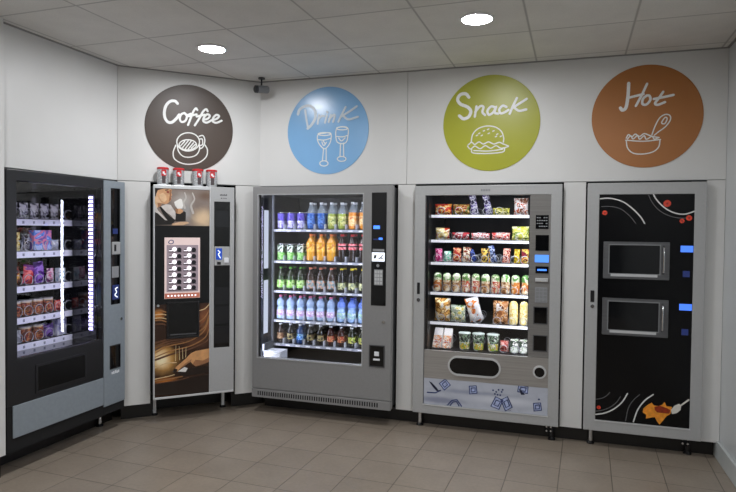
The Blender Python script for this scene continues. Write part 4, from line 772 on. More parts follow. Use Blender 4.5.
fl = MB(); ringprism(fl, stadium(0.275,0.675,0.432,0.585), stadium(0.288,0.662,0.447,0.570), -0.006, 0.003, SILVERL); fl = fl.build('delivery_flap', SM)
MB().prism(stadium(0.2885,0.6615,0.4475,0.5695), -0.001, 0.003, mat('flap_plastic', '060607', rough=0.25)).build('flap_door', fl)
cr = MB(); cr.lathe([(0.036,-0.001,BLACKGLOSS),(0.036,-0.006,SILVERL),(0.047,-0.006,SILVERL),(0.049,0.003,SILVERL)], (0.953,0,0.508), 28, 'Y'); cr = cr.build('change_cup', SM)
MB().cyl((0.953,-0.001,0.508), 0.0355, 0.004, BLACKGLOSS, 28, axis='Y').build('cup_flap', cr)
ICE = printglow('ice_poster_print', ('a9aebb', 'bfc4d0'), [(0.45,0.31,0.5,0.03,'9aa0b2'),(0.7,0.27,0.4,0.05,'ccd0da'),(0.2,0.23,0.3,0.04,'8d92a6')])
ICEL = mat('ice_outline', '2c3a6c', rough=0.3, vary=0.3, scale=30); ICED = mat('ice_dark', '1a2038', rough=0.3)
ip = MB(); ip.box(0.0875, 1.0135, 0.004, 0.033, 0.1915, 0.3945, ICE)
ICEF = mat('ice_fill', 'aab6d8', rough=0.3, vary=0.3, scale=30)
for j, s_ in enumerate(ART['ice_line']):
    s_ = [(a, max(b_, 0.196)) for a, b_ in s_]
    if s_[0] == s_[-1] and j % 2 == 0 and j < 12: ip.prism(s_[:-1], 0.0036, 0.004, ICEF)
    ip.ribbon(s_, 0.0095, 0.0034 - 0.00002*j, 0.004, ICEL, step=1)
for s_ in ART['ice_dark']: ip.prism([(a, max(b_, 0.196)) for a, b_ in s_], 0.0030, 0.004, ICED)
for (a, b_), in ART['ice_drop']: ip.lathe([(0,0.0032,ICEL),(0.007,0.0032,ICEL)], (a,0,b_), 10, 'Y')
ip.build('ice_cube_poster', SM)
lk = MB(); lk.box(0.026, 0.048, -0.003, 0.0, 1.045, 1.135, BLACK); lk = lk.build('door_handle', SM, bevel=0.002)
MB().cyl((0.038,-0.006,1.000), 0.014, 0.006, CHROME, 16, axis='Y').build('lock', SM)
e = MB()
for k in range(6): e.box(0.507+0.012*k, 0.516+0.012*k, -0.0006, 0, 1.838, 1.854, GREY)
e.build('maker_mark', SM)
for x, y in ((0.045, 0.07), (1.045, 0.07), (0.045, 0.75), (1.045, 0.75)): adjustable_leg(SM, x, y, 0.126, m=CHROME if x < 0.5 else BLACK)
for x in (1.02,):
    e = MB()
    for a, b_ in ((0,0),(0.03,0),(0,0.03),(0.03,0.03)): e.cyl((x-0.012+a, 0.052, 0.065+b_), 0.007, 0.004, CHROME, 10, axis='Y')
    e.box(x-0.025, x+0.03, 0.056, 0.06, 0.05, 0.1245, VOID); e.build('leg_bracket', SM)
SSH = [1.664, 1.466, 1.287, 1.046, 0.808, 0.592]
SLANES = [[0.17,0.31,0.43,0.53,0.625,0.78], [0.17,0.31,0.47,0.63,0.78], [0.143+0.0755*k for k in range(10)], [0.14+0.0755*k for k in range(10)], [0.18,0.32,0.47,0.62,0.735,0.82], [0.14,0.22,0.36,0.47,0.585,0.675,0.76,0.825]]
for i, z in enumerate(SSH):
    sh = MB().box(0.0935, 0.881, 0.188, 0.74, z-0.010, z, DARKMETAL).build('shelf', SM)
    r = MB()
    if i < 5: r.box(0.0935, 0.881, 0.178, 0.188, z-0.020, z+0.001, RAIL)
    else: r.box(0.0935, 0.881, 0.178, 0.188, z-0.028, z, DARKMETAL)
    r.build('price_rail', sh)
    if i > 0:                                              # lamp under the shelf above this one
        zu = SSH[i-1]-0.0125
        ul = MB(); ul.box(0.10, 0.875, 0.189, 0.205, zu-0.004, zu+0.002, BLACK)
        ul.add([(0.105,0.1905,zu-0.0045),(0.105,0.2035,zu-0.0045),(0.87,0.2035,zu-0.0045),(0.87,0.1905,zu-0.0045)], [(0,1,2,3)], LEDU); ul.build('light_strip', SM)
    for x in SLANES[i]: coil(sh, x, 0.194, z, 0.030, 0.40, 3, COILM)
strip_light(SM, [(0.860,0.038),(0.882,0.038),(0.882,0.062)], 0.55, 1.83, LEDS)
tl = MB(); tl.box(0.10, 0.86, 0.040, 0.080, 1.838, 1.848, BLACK); tl.add([(0.11,0.045,1.8375),(0.11,0.075,1.8375),(0.85,0.075,1.8375),(0.85,0.045,1.8375)], [(0,1,2,3)], LEDT); tl.build('light_strip', SM)

# ------------------------------------------------------------------ hot food machine
HM = thing('food_machine', 'silver framed hot food machine with two built-in microwaves under the brown sign', 'food machine', (1.657, -0.05, 0), 0)
MB().box(0.010, 0.747, 0.030, 0.80, 0.128, 1.882, GREYD).build('cabinet', HM)
d = MB(); d.frame(0, 0.757, 0.120, 1.888, 0.080, 0.684, 0.200, 1.806, 0, 0.030, SILVER); d.build('door_frame', HM, bevel=0.004)
MB().box(0.076, 0.688, -0.004, 0.0, 0.192, 0.201, SILVERL).build('lower_trim', HM)
fp = MB(); fp.box(0.0805, 0.6835, 0.004, 0.030, 0.2005, 1.8055, mat('black_print', '08080a', rough=0.2, spec=0.25))
ARC = mat('printed_arc', 'd9d9d6', rough=0.3); ARCT = mat('printed_arc_thin', '5d5d5e', rough=0.3)
ROSE = mat('printed_rose', 'd8432c', rough=0.3, vary=0.3, scale=60); ROSED = mat('printed_rose_dark', '8e1f18', rough=0.3)
def clampx(pts): return [(min(max(a, 0.0806), 0.6834), b_) for a, b_ in pts]
for s_ in ART['arc_top'] + ART['arc_low']: fp.ribbon(clampx(s_), 0.0085, 0.0032, 0.004, ARC)
for s_ in ART['arc_top_thin'] + ART['arc_low_thin']: fp.ribbon(clampx(s_), 0.005, 0.0034, 0.004, ARCT)
for ((a, b_),), r_ in zip(ART['rose'] + ART['rose_low'], (0.017, 0.024, 0.016, 0.019, 0.013)):
    fp.lathe([(0,0.0026,ROSED),(r_*0.3,0.0026,ROSE),(r_,0.0026,ROSE),(r_,0.004,ROSE)], (a,0,b_), 16, 'Y')
PASTA = mat('printed_pasta', 'f0962e', rough=0.3, vary=0.2, scale=40); SAUCE = mat('printed_sauce', '8e2c12', rough=0.3, vary=0.35, scale=50); SPOON = mat('printed_spoon', 'd9d5cc', rough=0.3, vary=0.1)
fp.prism(ART['pasta'][0], 0.0030, 0.004, PASTA); fp.prism(ART['sauce'][0], 0.0024, 0.0030, SAUCE); fp.prism(ART['spoon'][0], 0.0020, 0.0030, SPOON); fp.ribbon(clampx(ART['spoon'][1]), 0.010, 0.0020, 0.004, SPOON)
fp.build('front_panel', HM)
for z0 in (1.213, 0.815):
    z1 = z0 + 0.262; x0, x1 = 0.112, 0.537
    mw = MB(); mw.frame(x0, x1, z0, z1, x0+0.040, x1-0.062, z0+0.040, z1-0.024, -0.010, 0.004, brushed('microwave_steel', '6a6b6d', metal=0.5)); mw = mw.build('microwave_door', HM, bevel=0.004)
    MB().box(x0+0.0405, x1-0.0625, -0.006, 0.004, z0+0.0405, z1-0.0245, mat('microwave_glass', '101113', rough=0.08)).build('microwave_window', mw)
    e = MB(); e.tube([(x1-0.040,-0.010,z0+0.045),(x1-0.040,-0.030,z0+0.055),(x1-0.040,-0.030,z1-0.040),(x1-0.040,-0.010,z1-0.030)], 0.007, CHROME, 10); e.build('handle', mw)
    e = MB(); e.frame(x0+0.034, x1-0.056, z0+0.034, z1-0.018, x0+0.040, x1-0.062, z0+0.040, z1-0.024, -0.0125, -0.010, GREY); e.box(x0+0.05, x1-0.075, -0.013, -0.0101, z0+0.018, z0+0.036, SILVERL); e.build('window_trim', mw)
    MB().box(0.604, 0.681, 0.001, 0.004, z0+0.196, z0+0.240, mat('food_display', '2a50c8', emit=0.9, ecol='4f86ff', rough=0.2)).build('display', HM)
    MB().box(0.621, 0.663, 0.001, 0.004, z0+0.026, z0+0.068, BLUEDIM).build('button', HM)
lk = MB(); lk.box(0.032, 0.058, -0.003, 0.0, 1.042, 1.125, BLACK); lk.build('door_handle', HM, bevel=0.002)
MB().cyl((0.046,-0.006,1.012), 0.013, 0.006, CHROME, 16, axis='Y').build('lock', HM)
for x, y in ((0.055, 0.09), (0.69, 0.09), (0.055, 0.74), (0.69, 0.74)): adjustable_leg(HM, x, y, 0.129, m=CHROME if x < 0.5 else BLACK)
e = MB()
for a, b_ in ((0,0),(0.032,0),(0,0.03),(0.032,0.03)): e.cyl((0.655+a, 0.064, 0.075+b_), 0.007, 0.004, CHROME, 10, axis='Y')
e.box(0.645, 0.70, 0.068, 0.073, 0.06, 0.1275, VOID); e.build('leg_bracket', HM)
# ================================================================== WHAT THE MACHINES SELL
ORD = ['first', 'second', 'third', 'fourth', 'fifth', 'sixth', 'seventh', 'eighth', 'ninth', 'tenth']
PROTO = {}
def put(kind, maker, M_, x, y, z, label, cat, group, rz=0.0, tilt=0.0, lean=0.0):
    """first of a kind is built, the rest are copies with copies of their parts"""
    if kind not in PROTO: o = PROTO[kind] = maker()
    else: o = copy_tree(PROTO[kind])
    if 'label' in o:
        for k in ('label', 'category', 'group'):
            if k in o: del o[k]
    a = M_.rotation_euler.z; c, s = math.cos(a), math.sin(a)
    o.location = (M_.location.x + c*x - s*y, M_.location.y + s*x + c*y, z)
    o.rotation_euler = (lean, tilt, a + rz)
    return tag(o, label, cat, group)
CLEAR = translucent('clear_plastic', 'c4d2dc', 0.32)
def drink(name, key, prof, cap=None, band=None):
    def make():
        o = MB().lathe(prof, n=16).build(name)
        if cap:
            r, z0, z1, m = cap
            kid(MB().lathe([(0,z0,m),(r,z0,m),(r,z1-0.002,m),(r*0.9,z1,m),(0,z1,m)], n=14).build('cap', o), o)
        if band:
            b = MB(); b.lathe([(r_, z_, m_) for r_, z_, m_ in band], n=16); kid(b.build('wrapper', o), o)
        return o
    return make
def liquid(key, c, rough=0.12): return mat(key, c, rough=rough, vary=0.08, scale=40, coat=0.5)
def slim_can(key, lower, upper, h=0.148, r=0.0325):
    lw = pack(key+'_lower', lower, 34); up = pack(key+'_upper', upper, 20); al = mat('can_aluminium', 'd4d6da', rough=0.25, metal=0.8)
    return drink('drink_can', key, [(0,0,al),(r*0.8,0,al),(r,0.008,lw),(r,h*0.5,up),(r,h*0.94,al),(r*0.82,h-0.003,al),(r*0.82,h,al),(r*0.76,h,al),(r*0.76,h-0.004,al),(0,h-0.004,al)])
def pet(key, liq, neck, capm, h, r, lab=None, waist=0.94, fill=0.62, labz=(0.30,0.58), curvy=False):
    r *= 1.09; sh = h*0.66; nk = 0.0125
    L_ = liq; U = neck
    prof = [(0,0.004,L_),(r*0.7,0.0,L_),(r*0.97,0.010,L_),(r,h*0.12,L_),(r*waist,h*0.28,L_),(r*waist,h*0.46,L_),(r,h*0.56,L_),(r,h*fill,U),(r*0.92,sh+h*0.04,U),(r*0.62,h*0.80,U),(nk*1.15,h*0.88,U),(nk,h*0.91,U),(nk,h*0.99,U),(0,h*0.99,U)]
    if curvy:                                              # round shoulder over a narrow waist
        prof = [(0,0.004,L_),(r*0.7,0.0,L_),(r*0.97,0.010,L_),(r,h*0.12,L_),(r*waist,h*0.16,L_),(r*waist,h*0.40,L_),(r,h*0.43,L_),(r*0.80,h*0.50,L_),(r*0.78,h*0.54,L_),(r*0.98,h*0.62,U),(r*0.99,h*0.69,U),(r*0.86,h*0.78,U),(r*0.5,h*0.86,U),(nk,h*0.90,U),(nk,h*0.99,U),(0,h*0.99,U)]
    band = None
    if lab:
        a, b = labz; e = 0.0008
        band = [(r*waist+e if a > 0.26 else r+e, h*a, lab),(r*(waist if b < 0.5 else 1)+e, h*b, lab)]
        if a < 0.5 < b: band = [(r*waist+e,h*a,lab),(r*waist+e,h*0.46,lab),(r+e,h*b,lab)]
    return drink('drink_bottle', key, prof, (0.0152, h*0.925, h, capm), band)
CAPW = mat('white_cap', 'e6e8ec', rough=0.3); CAPO = mat('orange_cap', 'ee7a34', rough=0.3); CAPR = mat('red_cap', 'd02f36', rough=0.3); CAPG = mat('green_cap', '4f9e2c', rough=0.3)
CAPS = mat('salmon_cap', 'e58566', rough=0.3); CAPY = mat('yellow_cap', 'e8d02e', rough=0.3); CAPP = mat('pink_cap', 'd86a96', rough=0.3); CAPB = mat('blue_cap', '2b3fb4', rough=0.3)
GL = 'drinks behind glass'
blue = pet('blue', liquid('blue_drink', '2c62b8'), CLEAR, CAPW, 0.232, 0.031, pack('blue_lab', ['2c5cb0','5b8fd6','183a86'], 30), fill=0.6, labz=(0.14,0.5))
lime = pet('lime', liquid('lime_drink', '9fb04a'), CLEAR, CAPW, 0.232, 0.031, pack('lime_lab', ['b4b84a','dfe0a0','6f8a2c'], 30), fill=0.58, labz=(0.14,0.5))
orange = pet('orange', liquid('orange_drink', 'e8912c'), CLEAR, CAPW, 0.235, 0.031, pack('orange_lab', ['f0a63c','f6d8a0','d86a1e'], 30), fill=0.62, labz=(0.14,0.5))
juice = pet('juice', liquid('amber_drink', 'd89a2c'), liquid('amber_neck', 'd8942c'), CAPO, 0.236, 0.0375, pack('juice_lab', ['e6ac34','f2cf6a','c8741e'], 34), fill=0.7, labz=(0.34,0.62))
juiceb = None
cola = pet('cola', liquid('dark_drink', '1c0d0b'), liquid('dark_neck', '2a1512'), CAPR, 0.236, 0.032, pack('cola_lab', ['e0565f','f3a9ad','c8343e'], 26), fill=0.66, labz=(0.44,0.66))
gtea = pet('gtea', liquid('dark_green_drink', '243a1c'), liquid('dark_green_neck', '18240f'), CAPG, 0.205, 0.0335, pack('gtea_lab', ['86c052','c6e49c','4e8e2c'], 34), fill=0.6, labz=(0.12,0.44))
ptea = pet('ptea', liquid('brown_drink', '3c2a20'), liquid('brown_neck', '2a1c16'), CAPS, 0.205, 0.0335, pack('ptea_lab', ['8aa6ae','d6a88c','5f7c86'], 34), fill=0.6, labz=(0.12,0.46))
ytea = pet('ytea', liquid('black_drink', '1b1a16'), liquid('black_neck', '14130f'), CAPY, 0.205, 0.0315, pack('ytea_lab', ['8f9a7c','d6d8a0','3c4a3a'], 34), fill=0.6, labz=(0.12,0.40))
WATER = mat('bottled_water', 'a9c4e4', rough=0.1, vary=0.12, scale=60, coat=0.6)
water = pet('water', WATER, mat('bottled_water_neck', '9cb4d6', rough=0.1, vary=0.12, coat=0.6), CAPP, 0.212, 0.0335, pack('water_lab', ['dcd2ea','c29acb','f0eaf4'], 34), fill=0.6, labz=(0.16,0.40), curvy=True, waist=0.96)
waterb = pet('waterb', mat('bottled_water_blue', '9fc0ec', rough=0.1, vary=0.12, scale=60, coat=0.6), mat('bottled_blue_neck', '6f8ee0', rough=0.1, vary=0.12, coat=0.6), CAPB, 0.212, 0.0335, pack('waterb_lab', ['b8dcc8','8cb8e0','e2f0e6'], 34), fill=0.6, labz=(0.16,0.40), curvy=True, waist=0.96)
def small(key, body, cols, capm): return pet(key, liquid(key+'_drink', body), liquid(key+'_neck', body), capm, 0.172, 0.030, pack(key+'_lab', cols, 34), fill=0.62, labz=(0.14,0.52))
CAPN = mat('silver_cap', 'c9ccd2', rough=0.3, metal=0.4)
sm_brown = small('small_brown', '2a1a12', ['7a5238','c2a07a','2e1c12'], CAPN); sm_dark = small('small_dark', '16130f', ['5c4a34','a89a6a','26201a'], CAPW)
sm_blue = small('small_blue', '1e3c6c', ['3f7ed0','a0c8f0','1e6a5a'], CAPW); sm_red = small('small_red', '33140f', ['a8462e','d8a070','5a1a14'], CAPN); sm_green = small('small_green', '1c2416', ['8aa63a','e0d87a','3a4a1c'], CAPW)
can_p = slim_can('purple_can', ['d2d4e6','b4b0d8','6a5cb8'], ['4a3aa8','6a5cc4','3a2c8a']); can_w = slim_can('white_can', ['e4e6ea','c9ccd6'], ['dfe2ea','b0b6c4'])
can_g = slim_can('green_can', ['6ab84a','a6d886','3c8a2c'], ['1a2c1e','dfe6dc','2c4a2c'], h=0.146, r=0.0335)
rows = [
 ('top', [('cp', can_p, 'purple and silver slim can', 3), ('bl', blue, 'blue soft drink bottle', 2), ('li', lime, 'pale green soft drink bottle', 2), ('or', orange, 'orange soft drink bottle', 2)]),
 ('second', [('cg', can_g, 'green and black slim can', 3), ('ju', juice, 'amber juice bottle', 3), ('co', cola, 'dark cola bottle with red cap', 3)]),
 ('third', [('gt', gtea, 'green capped iced tea bottle', 3), ('pt', ptea, 'salmon capped iced tea bottle', 3), ('yt', ytea, 'yellow capped dark drink bottle', 3)]),
 ('fourth', [('wa', water, 'pink capped water bottle', 6), ('wb', waterb, 'blue capped water bottle', 3)]),
 ('bottom', [('sa', sm_brown, 'small brown bottle with silver cap', 1), ('sd', sm_dark, 'small black bottle left of the blue one', 1), ('sb', sm_blue, 'small blue bottle with white cap', 1), ('sd2', sm_dark, 'small black bottle right of blue', 2), ('sr', sm_red, 'small red bottle with silver cap', 2), ('sg', sm_green, 'small green bottle with white cap', 2)]),
]
three = {1: [''], 2: ['left', 'right'], 3: ['leftmost', 'middle', 'rightmost'], 6: ['leftmost', 'second', 'third', 'fourth', 'fifth', 'rightmost']}
num = {2: 'two', 3: 'three', 6: 'six'}
for (shelf, kinds), z in zip(rows, DSH):
    i = 0
    for key, mk, desc, n in kinds:
        for k in range(n):
            where = '' if n == 1 else ', %s of the %s' % (three[n][k], num[n])
            cat = 'can' if 'can' in desc.split() else 'bottle'
            g = 'drinks on the %s shelf of the drinks machine' % shelf
            put(key, mk, DM, DX[i] + random.uniform(-.001, .001), 0.353, z + 0.0005, '%s on the %s drinks shelf%s' % (desc, shelf, where), cat, g, rz=random.uniform(-.5, .5))
            put(key, mk, DM, DX[i] + random.uniform(-.001, .001), 0.437, z + 0.0005, '%s standing behind the %s, %s drinks shelf' % (desc, ('%s one of %s' % (three[n][k], num[n])) if n > 1 else 'front one', shelf), cat, g, rz=random.uniform(-.5, .5))
            i += 1

# ------------------------------------------------------------------ snacks
def bag(name, key, cols, w, h, t, scale=26, seed=1, crimp=None, stretch=(1,1,1), rough=0.25, puff=0.5, label=None):
    def make():
        o = MB().pillow(w, h, t, pack(key, cols, scale, rough=rough, stretch=stretch), mat(crimp, crimp, rough=0.3) if crimp else None, seed=seed, puff=puff).build(name)
        if label:
            m = pack(key+'_print', label, scale*1.4)
            n = 16; vs = [(0, -t*0.5-0.0015, h*0.5)] + [(w*0.27*math.cos(2*PI*q/n), -t*0.43-0.0008, h*0.5+h*0.2*math.sin(2*PI*q/n)) for q in range(n)]
            kid(MB().add(vs, [(0, 1+(q+1) % n, 1+q) for q in range(n)], m, True).build('printed_label', o), o)
        return o
    return make
def carton(name, key, cols, w, h, d, scale=26, top=None):
    def make():
        m = pack(key, cols, scale); b = MB().box(-w/2, w/2, 0, d, 0, h, m)
        o = b.build(name, bevel=0.003)
        if top: kid(MB().box(-w/2+0.004, w/2-0.004, 0.004, d-0.004, h, h+0.004, mat(top, top, rough=0.35)).build('lid_flap', o), o)
        return o
    return make
def tub(name, key, cols, r0, r1, h, lid):
    def make():
        m = pack(key, cols, 30); l = mat(lid, lid, rough=0.3); f = pack(key+'_food', ['e6c04a','8ab03c','f0e6c8'], 40)
        o = MB().lathe([(0,0,f),(r0,0,f),((r0+r1)*0.5-0.001,h*0.42,m),(r1,h*0.92,m),(0,h*0.92,m)], n=18).build(name)
        kid(MB().lathe([(0,h*0.92,l),(r1+0.003,h*0.92,l),(r1+0.003,h*0.97,l),(r1*0.9,h,l),(0,h,l)], n=18).build('lid', o), o)
        return o
    return make
def wedge(name, key, cols, w, h, d, card):
    """sandwich wedge in a triangular pack, cut face forward"""
    def make():
        m = pack(key, cols, 30, stretch=(1,1,2)); c = mat(card, card, rough=0.35)
        s = MB(); vs = [(-w/2,0,0),(w/2,0,0),(w/2,d,h),(-w/2,d,h),(w/2,d,0),(-w/2,d,0)]
        s.add(vs, [(0,1,2,3)], m); s.add(vs, [(1,4,2),(0,3,5)], c); s.add(vs, [(5,3,2,4),(0,5,4,1)], c)
        o = s.build(name)
        e = MB(); t = 0.0012
        def q(u, v): return (u*w/2, v*d - t*h/math.hypot(h,d), v*h + t*d/math.hypot(h,d))
        e.add([q(-1,0.62),q(1,0.62),q(1,1),q(-1,1)], [(0,1,2,3)], c); kid(e.build('card_band', o), o)
        return o
    return make
def roll(name, key, cols, r, h, top):
    """upright wrapped roll with a gathered top"""
    def make():
        m = pack(key, cols, 30, stretch=(1,1,0.6)); t = pack(key+'_top', top, 30)
        o = MB().lathe([(0,0,m),(r*0.85,0,m),(r,0.012,m),(r,h*0.62,t),(r*0.95,h*0.86,t),(r*0.6,h*0.97,t),(0,h,t)], n=14).build(name)
        b = MB(); b.lathe([(r+0.0008,h*0.22,pack(key+'_band', cols[::-1], 36)),(r+0.0008,h*0.5,pack(key+'_band', cols[::-1], 36))], n=14); kid(b.build('paper_band', o), o)
        return o
    return make
SN = lambda s: 'snacks on the %s shelf of the snack machine' % s
FY = 0.240
def snack(kind, mk, shelf, x, label, cat, y=FY, tilt=0.0, lean=0.0, rz=0.0, behind=True, dz=0.0055):
    z = SSH[['top','second','third','fourth','fifth','bottom'].index(shelf)]
    put(kind, mk, SM, x, y, z + dz, label, cat, SN(shelf), rz, tilt, lean)
X0 = 0.396
def cxm(a, b): return (a + b)/2 - X0
# top shelf
snack('a1', bag('snack_packet','a1',['c8321e','f0a23c','f6dfa0','a81e14'],0.135,0.085,0.05,24,3), 'top', cxm(.505,.643), 'red and orange snack packet, leftmost on the top snack shelf', 'snack packet')
snack('a2', bag('snack_packet','a2',['5c6a24','b88a3c','8a2c1c','e0c878'],0.132,0.082,0.05,28,4), 'top', cxm(.653,.785), 'green and brown snack packet right of the red one on the top snack shelf', 'snack packet')
snack('a3', bag('chocolate_bar','a3',['d8d6e0','5a4a86','b9b6c6','2c2446'],0.055,0.165,0.024,24,5), 'top', 0.435, 'tall silver and purple bar tilted left on the top snack shelf', 'chocolate bar', tilt=-0.18, dz=0.011)
snack('a3', None, 'top', 0.545, 'tall silver and purple bar right of its twin on the top snack shelf', 'chocolate bar', tilt=-0.22, dz=0.012, rz=0.15)
snack('a4', bag('snack_packet','a4',['8a8c2c','d8d05a','4a5a1c','efe8a0'],0.128,0.052,0.035,30,6), 'top', cxm(.965,1.10), 'low yellow green packet on the top snack shelf', 'snack packet')
snack('a5', bag('crisp_bag','a5',['e4e0dc','b4522c','d8cfc6','7a4a34'],0.108,0.128,0.055,22,7), 'top', cxm(1.129,1.237), 'white bag with brown picture, rightmost on the top snack shelf', 'crisp bag')
# second shelf
snack('b1', bag('snack_packet','b1',['e8dca0','c8a04a','f2ecd0','a83c24'],0.112,0.092,0.05,26,8), 'second', cxm(.512,.63), 'cream snack packet, leftmost on the second snack shelf', 'snack packet')
snack('b2', bag('biscuit_pack','b2',['8a2430','e8dcd6','5a1820','b84048'],0.138,0.055,0.045,26,9), 'second', cxm(.643,.79), 'dark red and white long pack beside the cream packet, second snack shelf', 'biscuit pack')
snack('b3', bag('biscuit_pack','b3',['e8dcd8','c8333a','f4ecea','a82028'],0.146,0.052,0.045,28,10), 'second', cxm(.797,.95), 'white and red long pack in the middle of the second snack shelf', 'biscuit pack')
snack('b4', bag('biscuit_pack','b4',['d04a44','f0dcd6','b83030','e8b0a0'],0.140,0.056,0.045,24,11), 'second', cxm(.961,1.105), 'pale red long pack left of the yellow green bag', 'biscuit pack')
snack('b5', bag('crisp_bag','b5',['b8b83c','e6e28a','7a9a2c','f2ecc0'],0.132,0.106,0.06,26,12), 'second', cxm(1.116,1.248), 'yellow green crisp bag, rightmost on the second snack shelf', 'crisp bag')
# third shelf: bars
BAR = [
 ('c1',['d83a86','f0a0c4','a82064'],.058,.102,.0,'bright pink bar'),('c2',['6ec8a4','e6f2ea','2c9a74'],.060,.084,.0,'mint green small bar'),
 ('c3',['b03a2c','e0a878','7a1e18'],.066,.112,.0,'red bar with tan print'),('c4',['cfc4a4','8a3424','ece4cc'],.064,.116,.05,'cream and red bar'),
 ('c5',['1c2a5c','3a56a8','0e1634'],.044,.096,-.35,'navy blue bar leaning left'),('c6',['c89a2c','2a2430','e8c85a'],.072,.112,.0,'gold and black bar'),
 ('c7',['2c4486','a8b8dc','16244e'],.044,.130,-.22,'tall blue and silver bar leaning left'),('c8',['b84a3c','e8b8a4','8a2420'],.056,.112,.06,'salmon red bar'),
 ('c9',['e0c42c','a88a14','f4e47a'],.044,.108,.0,'yellow bar'),('c10',['7a1e2c','e0c05a','c03a34'],.060,.110,.0,'maroon and gold bar')]
BXS = [.541,.614,.691,.765,.830,.917,.985,1.075,1.158,1.220]
for (k, cols, w_, h_, ti, d_), x in zip(BAR, BXS):
    snack(k, bag('chocolate_bar', k, cols, w_, h_, 0.022, 34, seed=len(k)+int(x*100)), 'third', x - X0, d_ + ' among the row of bars, third snack shelf', 'chocolate bar', tilt=ti, lean=-0.05, dz=0.0055 + abs(ti)*w_*0.5, y=FY)
# fourth shelf: ten wraps
WR = [('d1',['ece0c0','d88a3c','b8642c'],['5d9448','dfe6cc']),('d2',['e8dcc4','c8a070','8a5a34'],['6aa84e','e6ecd4']),('d3',['f0e8d4','c04a34','d8c09a'],['6a9450','efe8d8'])]
for i in range(10):
    k, cols, top = WR[[0,1,1,2,2,1,2,1,0,0][i]]
    x = .535 + (1.228-.535)*i/9 - X0
    snack(k, roll('wrapped_roll', k, cols, 0.0335, 0.150, top), 'fourth', x, 'cream wrapped roll with green top, %s from the left, fourth snack shelf' % ORD[i], 'wrap', rz=random.uniform(-2, 2))
# fifth shelf
snack('e1', bag('pastry_bag','e1',['d8a04e','8a5a24','f0d49a','c9c6c0'],0.126,0.182,0.07,20,21,label=['e0b060','b87a34']), 'fifth', cxm(.515,.642), 'clear bag of golden croissants, leftmost on the fifth snack shelf', 'pastry bag')
snack('e2', bag('salad_bag','e2',['b8c4b4','6a8a54','e8ecdc','d8c86a'],0.120,0.132,0.06,30,22), 'fifth', cxm(.645,.765), 'pale green and white bag between croissants and tilted sandwich bag', 'salad bag')
snack('e3', bag('sandwich_bag','e3',['e4e2e0','d8dadf','c8783c'],0.108,0.190,0.05,16,23,label=['d8823c','b8401e','e8c090']), 'fifth', 0.462, 'white sandwich bag with orange picture tilted left, fifth snack shelf', 'sandwich bag', tilt=-0.28, dz=0.018)
snack('e4', bag('pastry_bag','e4',['9a6434','d8a878','6a3c1c','c8c2bc'],0.120,0.180,0.07,22,24,label=['b87a44','8a5028']), 'fifth', cxm(.982,1.097), 'clear bag of brown pastries right of the tilted sandwich bag', 'pastry bag')
for k, x in enumerate((cxm(1.106,1.172), cxm(1.187,1.25))):
    snack('e5', roll('wrapped_roll','e5',['ecd98c','f4ecc0','d8b85a'],0.034,0.185,['f0e4a8','e0c870']), 'fifth', x, 'pale yellow long wrapped roll, %s of the two on the fifth snack shelf' % ('left','right')[k], 'wrap', rz=k*1.3)
# bottom shelf
for k, x in enumerate((cxm(.504,.572), cxm(.578,.652))):
    snack('f1', wedge('sandwich_wedge','f1',['f0ece4','e0904a','d8d4c8','b84a2c'],0.070,0.150,0.075,'e9e6e2'), 'bottom', x, 'triangular white and orange sandwich pack, %s of the two, bottom snack shelf' % ('left','right')[k], 'sandwich', y=FY-0.038, rz=-0.15)
for k, x in enumerate((cxm(.707,.812), cxm(.820,.918), cxm(.931,1.035))):
    snack('f2', tub('salad_tub','f2',['16181a','8aa88a','2c3430','e4e8e2'],0.039,0.047,0.132,'c9d6d0'), 'bottom', x, 'black and green salad tub, %s of the three on the bottom snack shelf' % ('left','middle','right')[k], 'salad tub', y=FY+0.010, rz=k*1.1)
snack('f3', bag('meat_pack','f3',['b0504a','e0a8a0','7a2824'],0.066,0.085,0.04,30,27), 'bottom', cxm(1.040,1.105), 'small red pack right of the salad tubs on the bottom snack shelf', 'snack packet')
for k, x in enumerate((cxm(1.117,1.184), cxm(1.190,1.250))):
    snack('f4', carton('snack_carton','f4',['dfe4dc','7a9a6a','f2f2ee','3a4a3a'],0.060,0.100,0.05,26), 'bottom', x, 'white and green upright carton, %s of the two on the bottom snack shelf' % ('left','right')[k], 'carton', y=FY-0.03)

# ------------------------------------------------------------------ the black machine's goods
GN = lambda s: 'goods on the %s shelf of the black machine' % s
def good(kind, mk, shelf, x, label, cat, y=0.310, tilt=0.0, rz=0.0):
    z = LSH[['top','second','third','fourth','bottom'].index(shelf)]
    put(kind, mk, LM, x, y, z + 0.0055 + abs(tilt)*0.04, label, cat, GN(shelf), rz, tilt)
def jar(key, cols, r, h):
    def make():
        m = pack(key, cols, 30); l = mat('jar_lid', 'c9c8cc', rough=0.3, metal=0.3); cr_ = mat('cream_band', 'd8c8b0', rough=0.35)
        o = MB().lathe([(0,0,m),(r*0.94,0,m),(r,0.006,m),(r,h*0.84,cr_),(r*0.97,h*0.92,cr_),(0,h*0.92,cr_)], n=18).build('dessert_pot')
        kid(MB().lathe([(0,h*0.92,l),(r*1.02,h*0.92,l),(r*1.02,h,l),(0,h,l)], n=18).build('lid', o), o)
        return o
    return make
for i in range(5):
    good('g1', bag('snack_packet','g1',['24222c','b8b4c4','4a4658','e2e0ea'],0.072,0.108,0.035,26,31), 'top', 0.315+0.087*i, 'black and silver packet, %s along the top shelf of the black machine' % ORD[i], 'snack packet')
good('g2', bag('snack_packet','g2',['c8a83c','e8dc9a','8a6a1c'],0.085,0.125,0.04,26,32), 'second', 0.328, 'yellow snack packet on the second shelf of the black machine', 'snack packet')
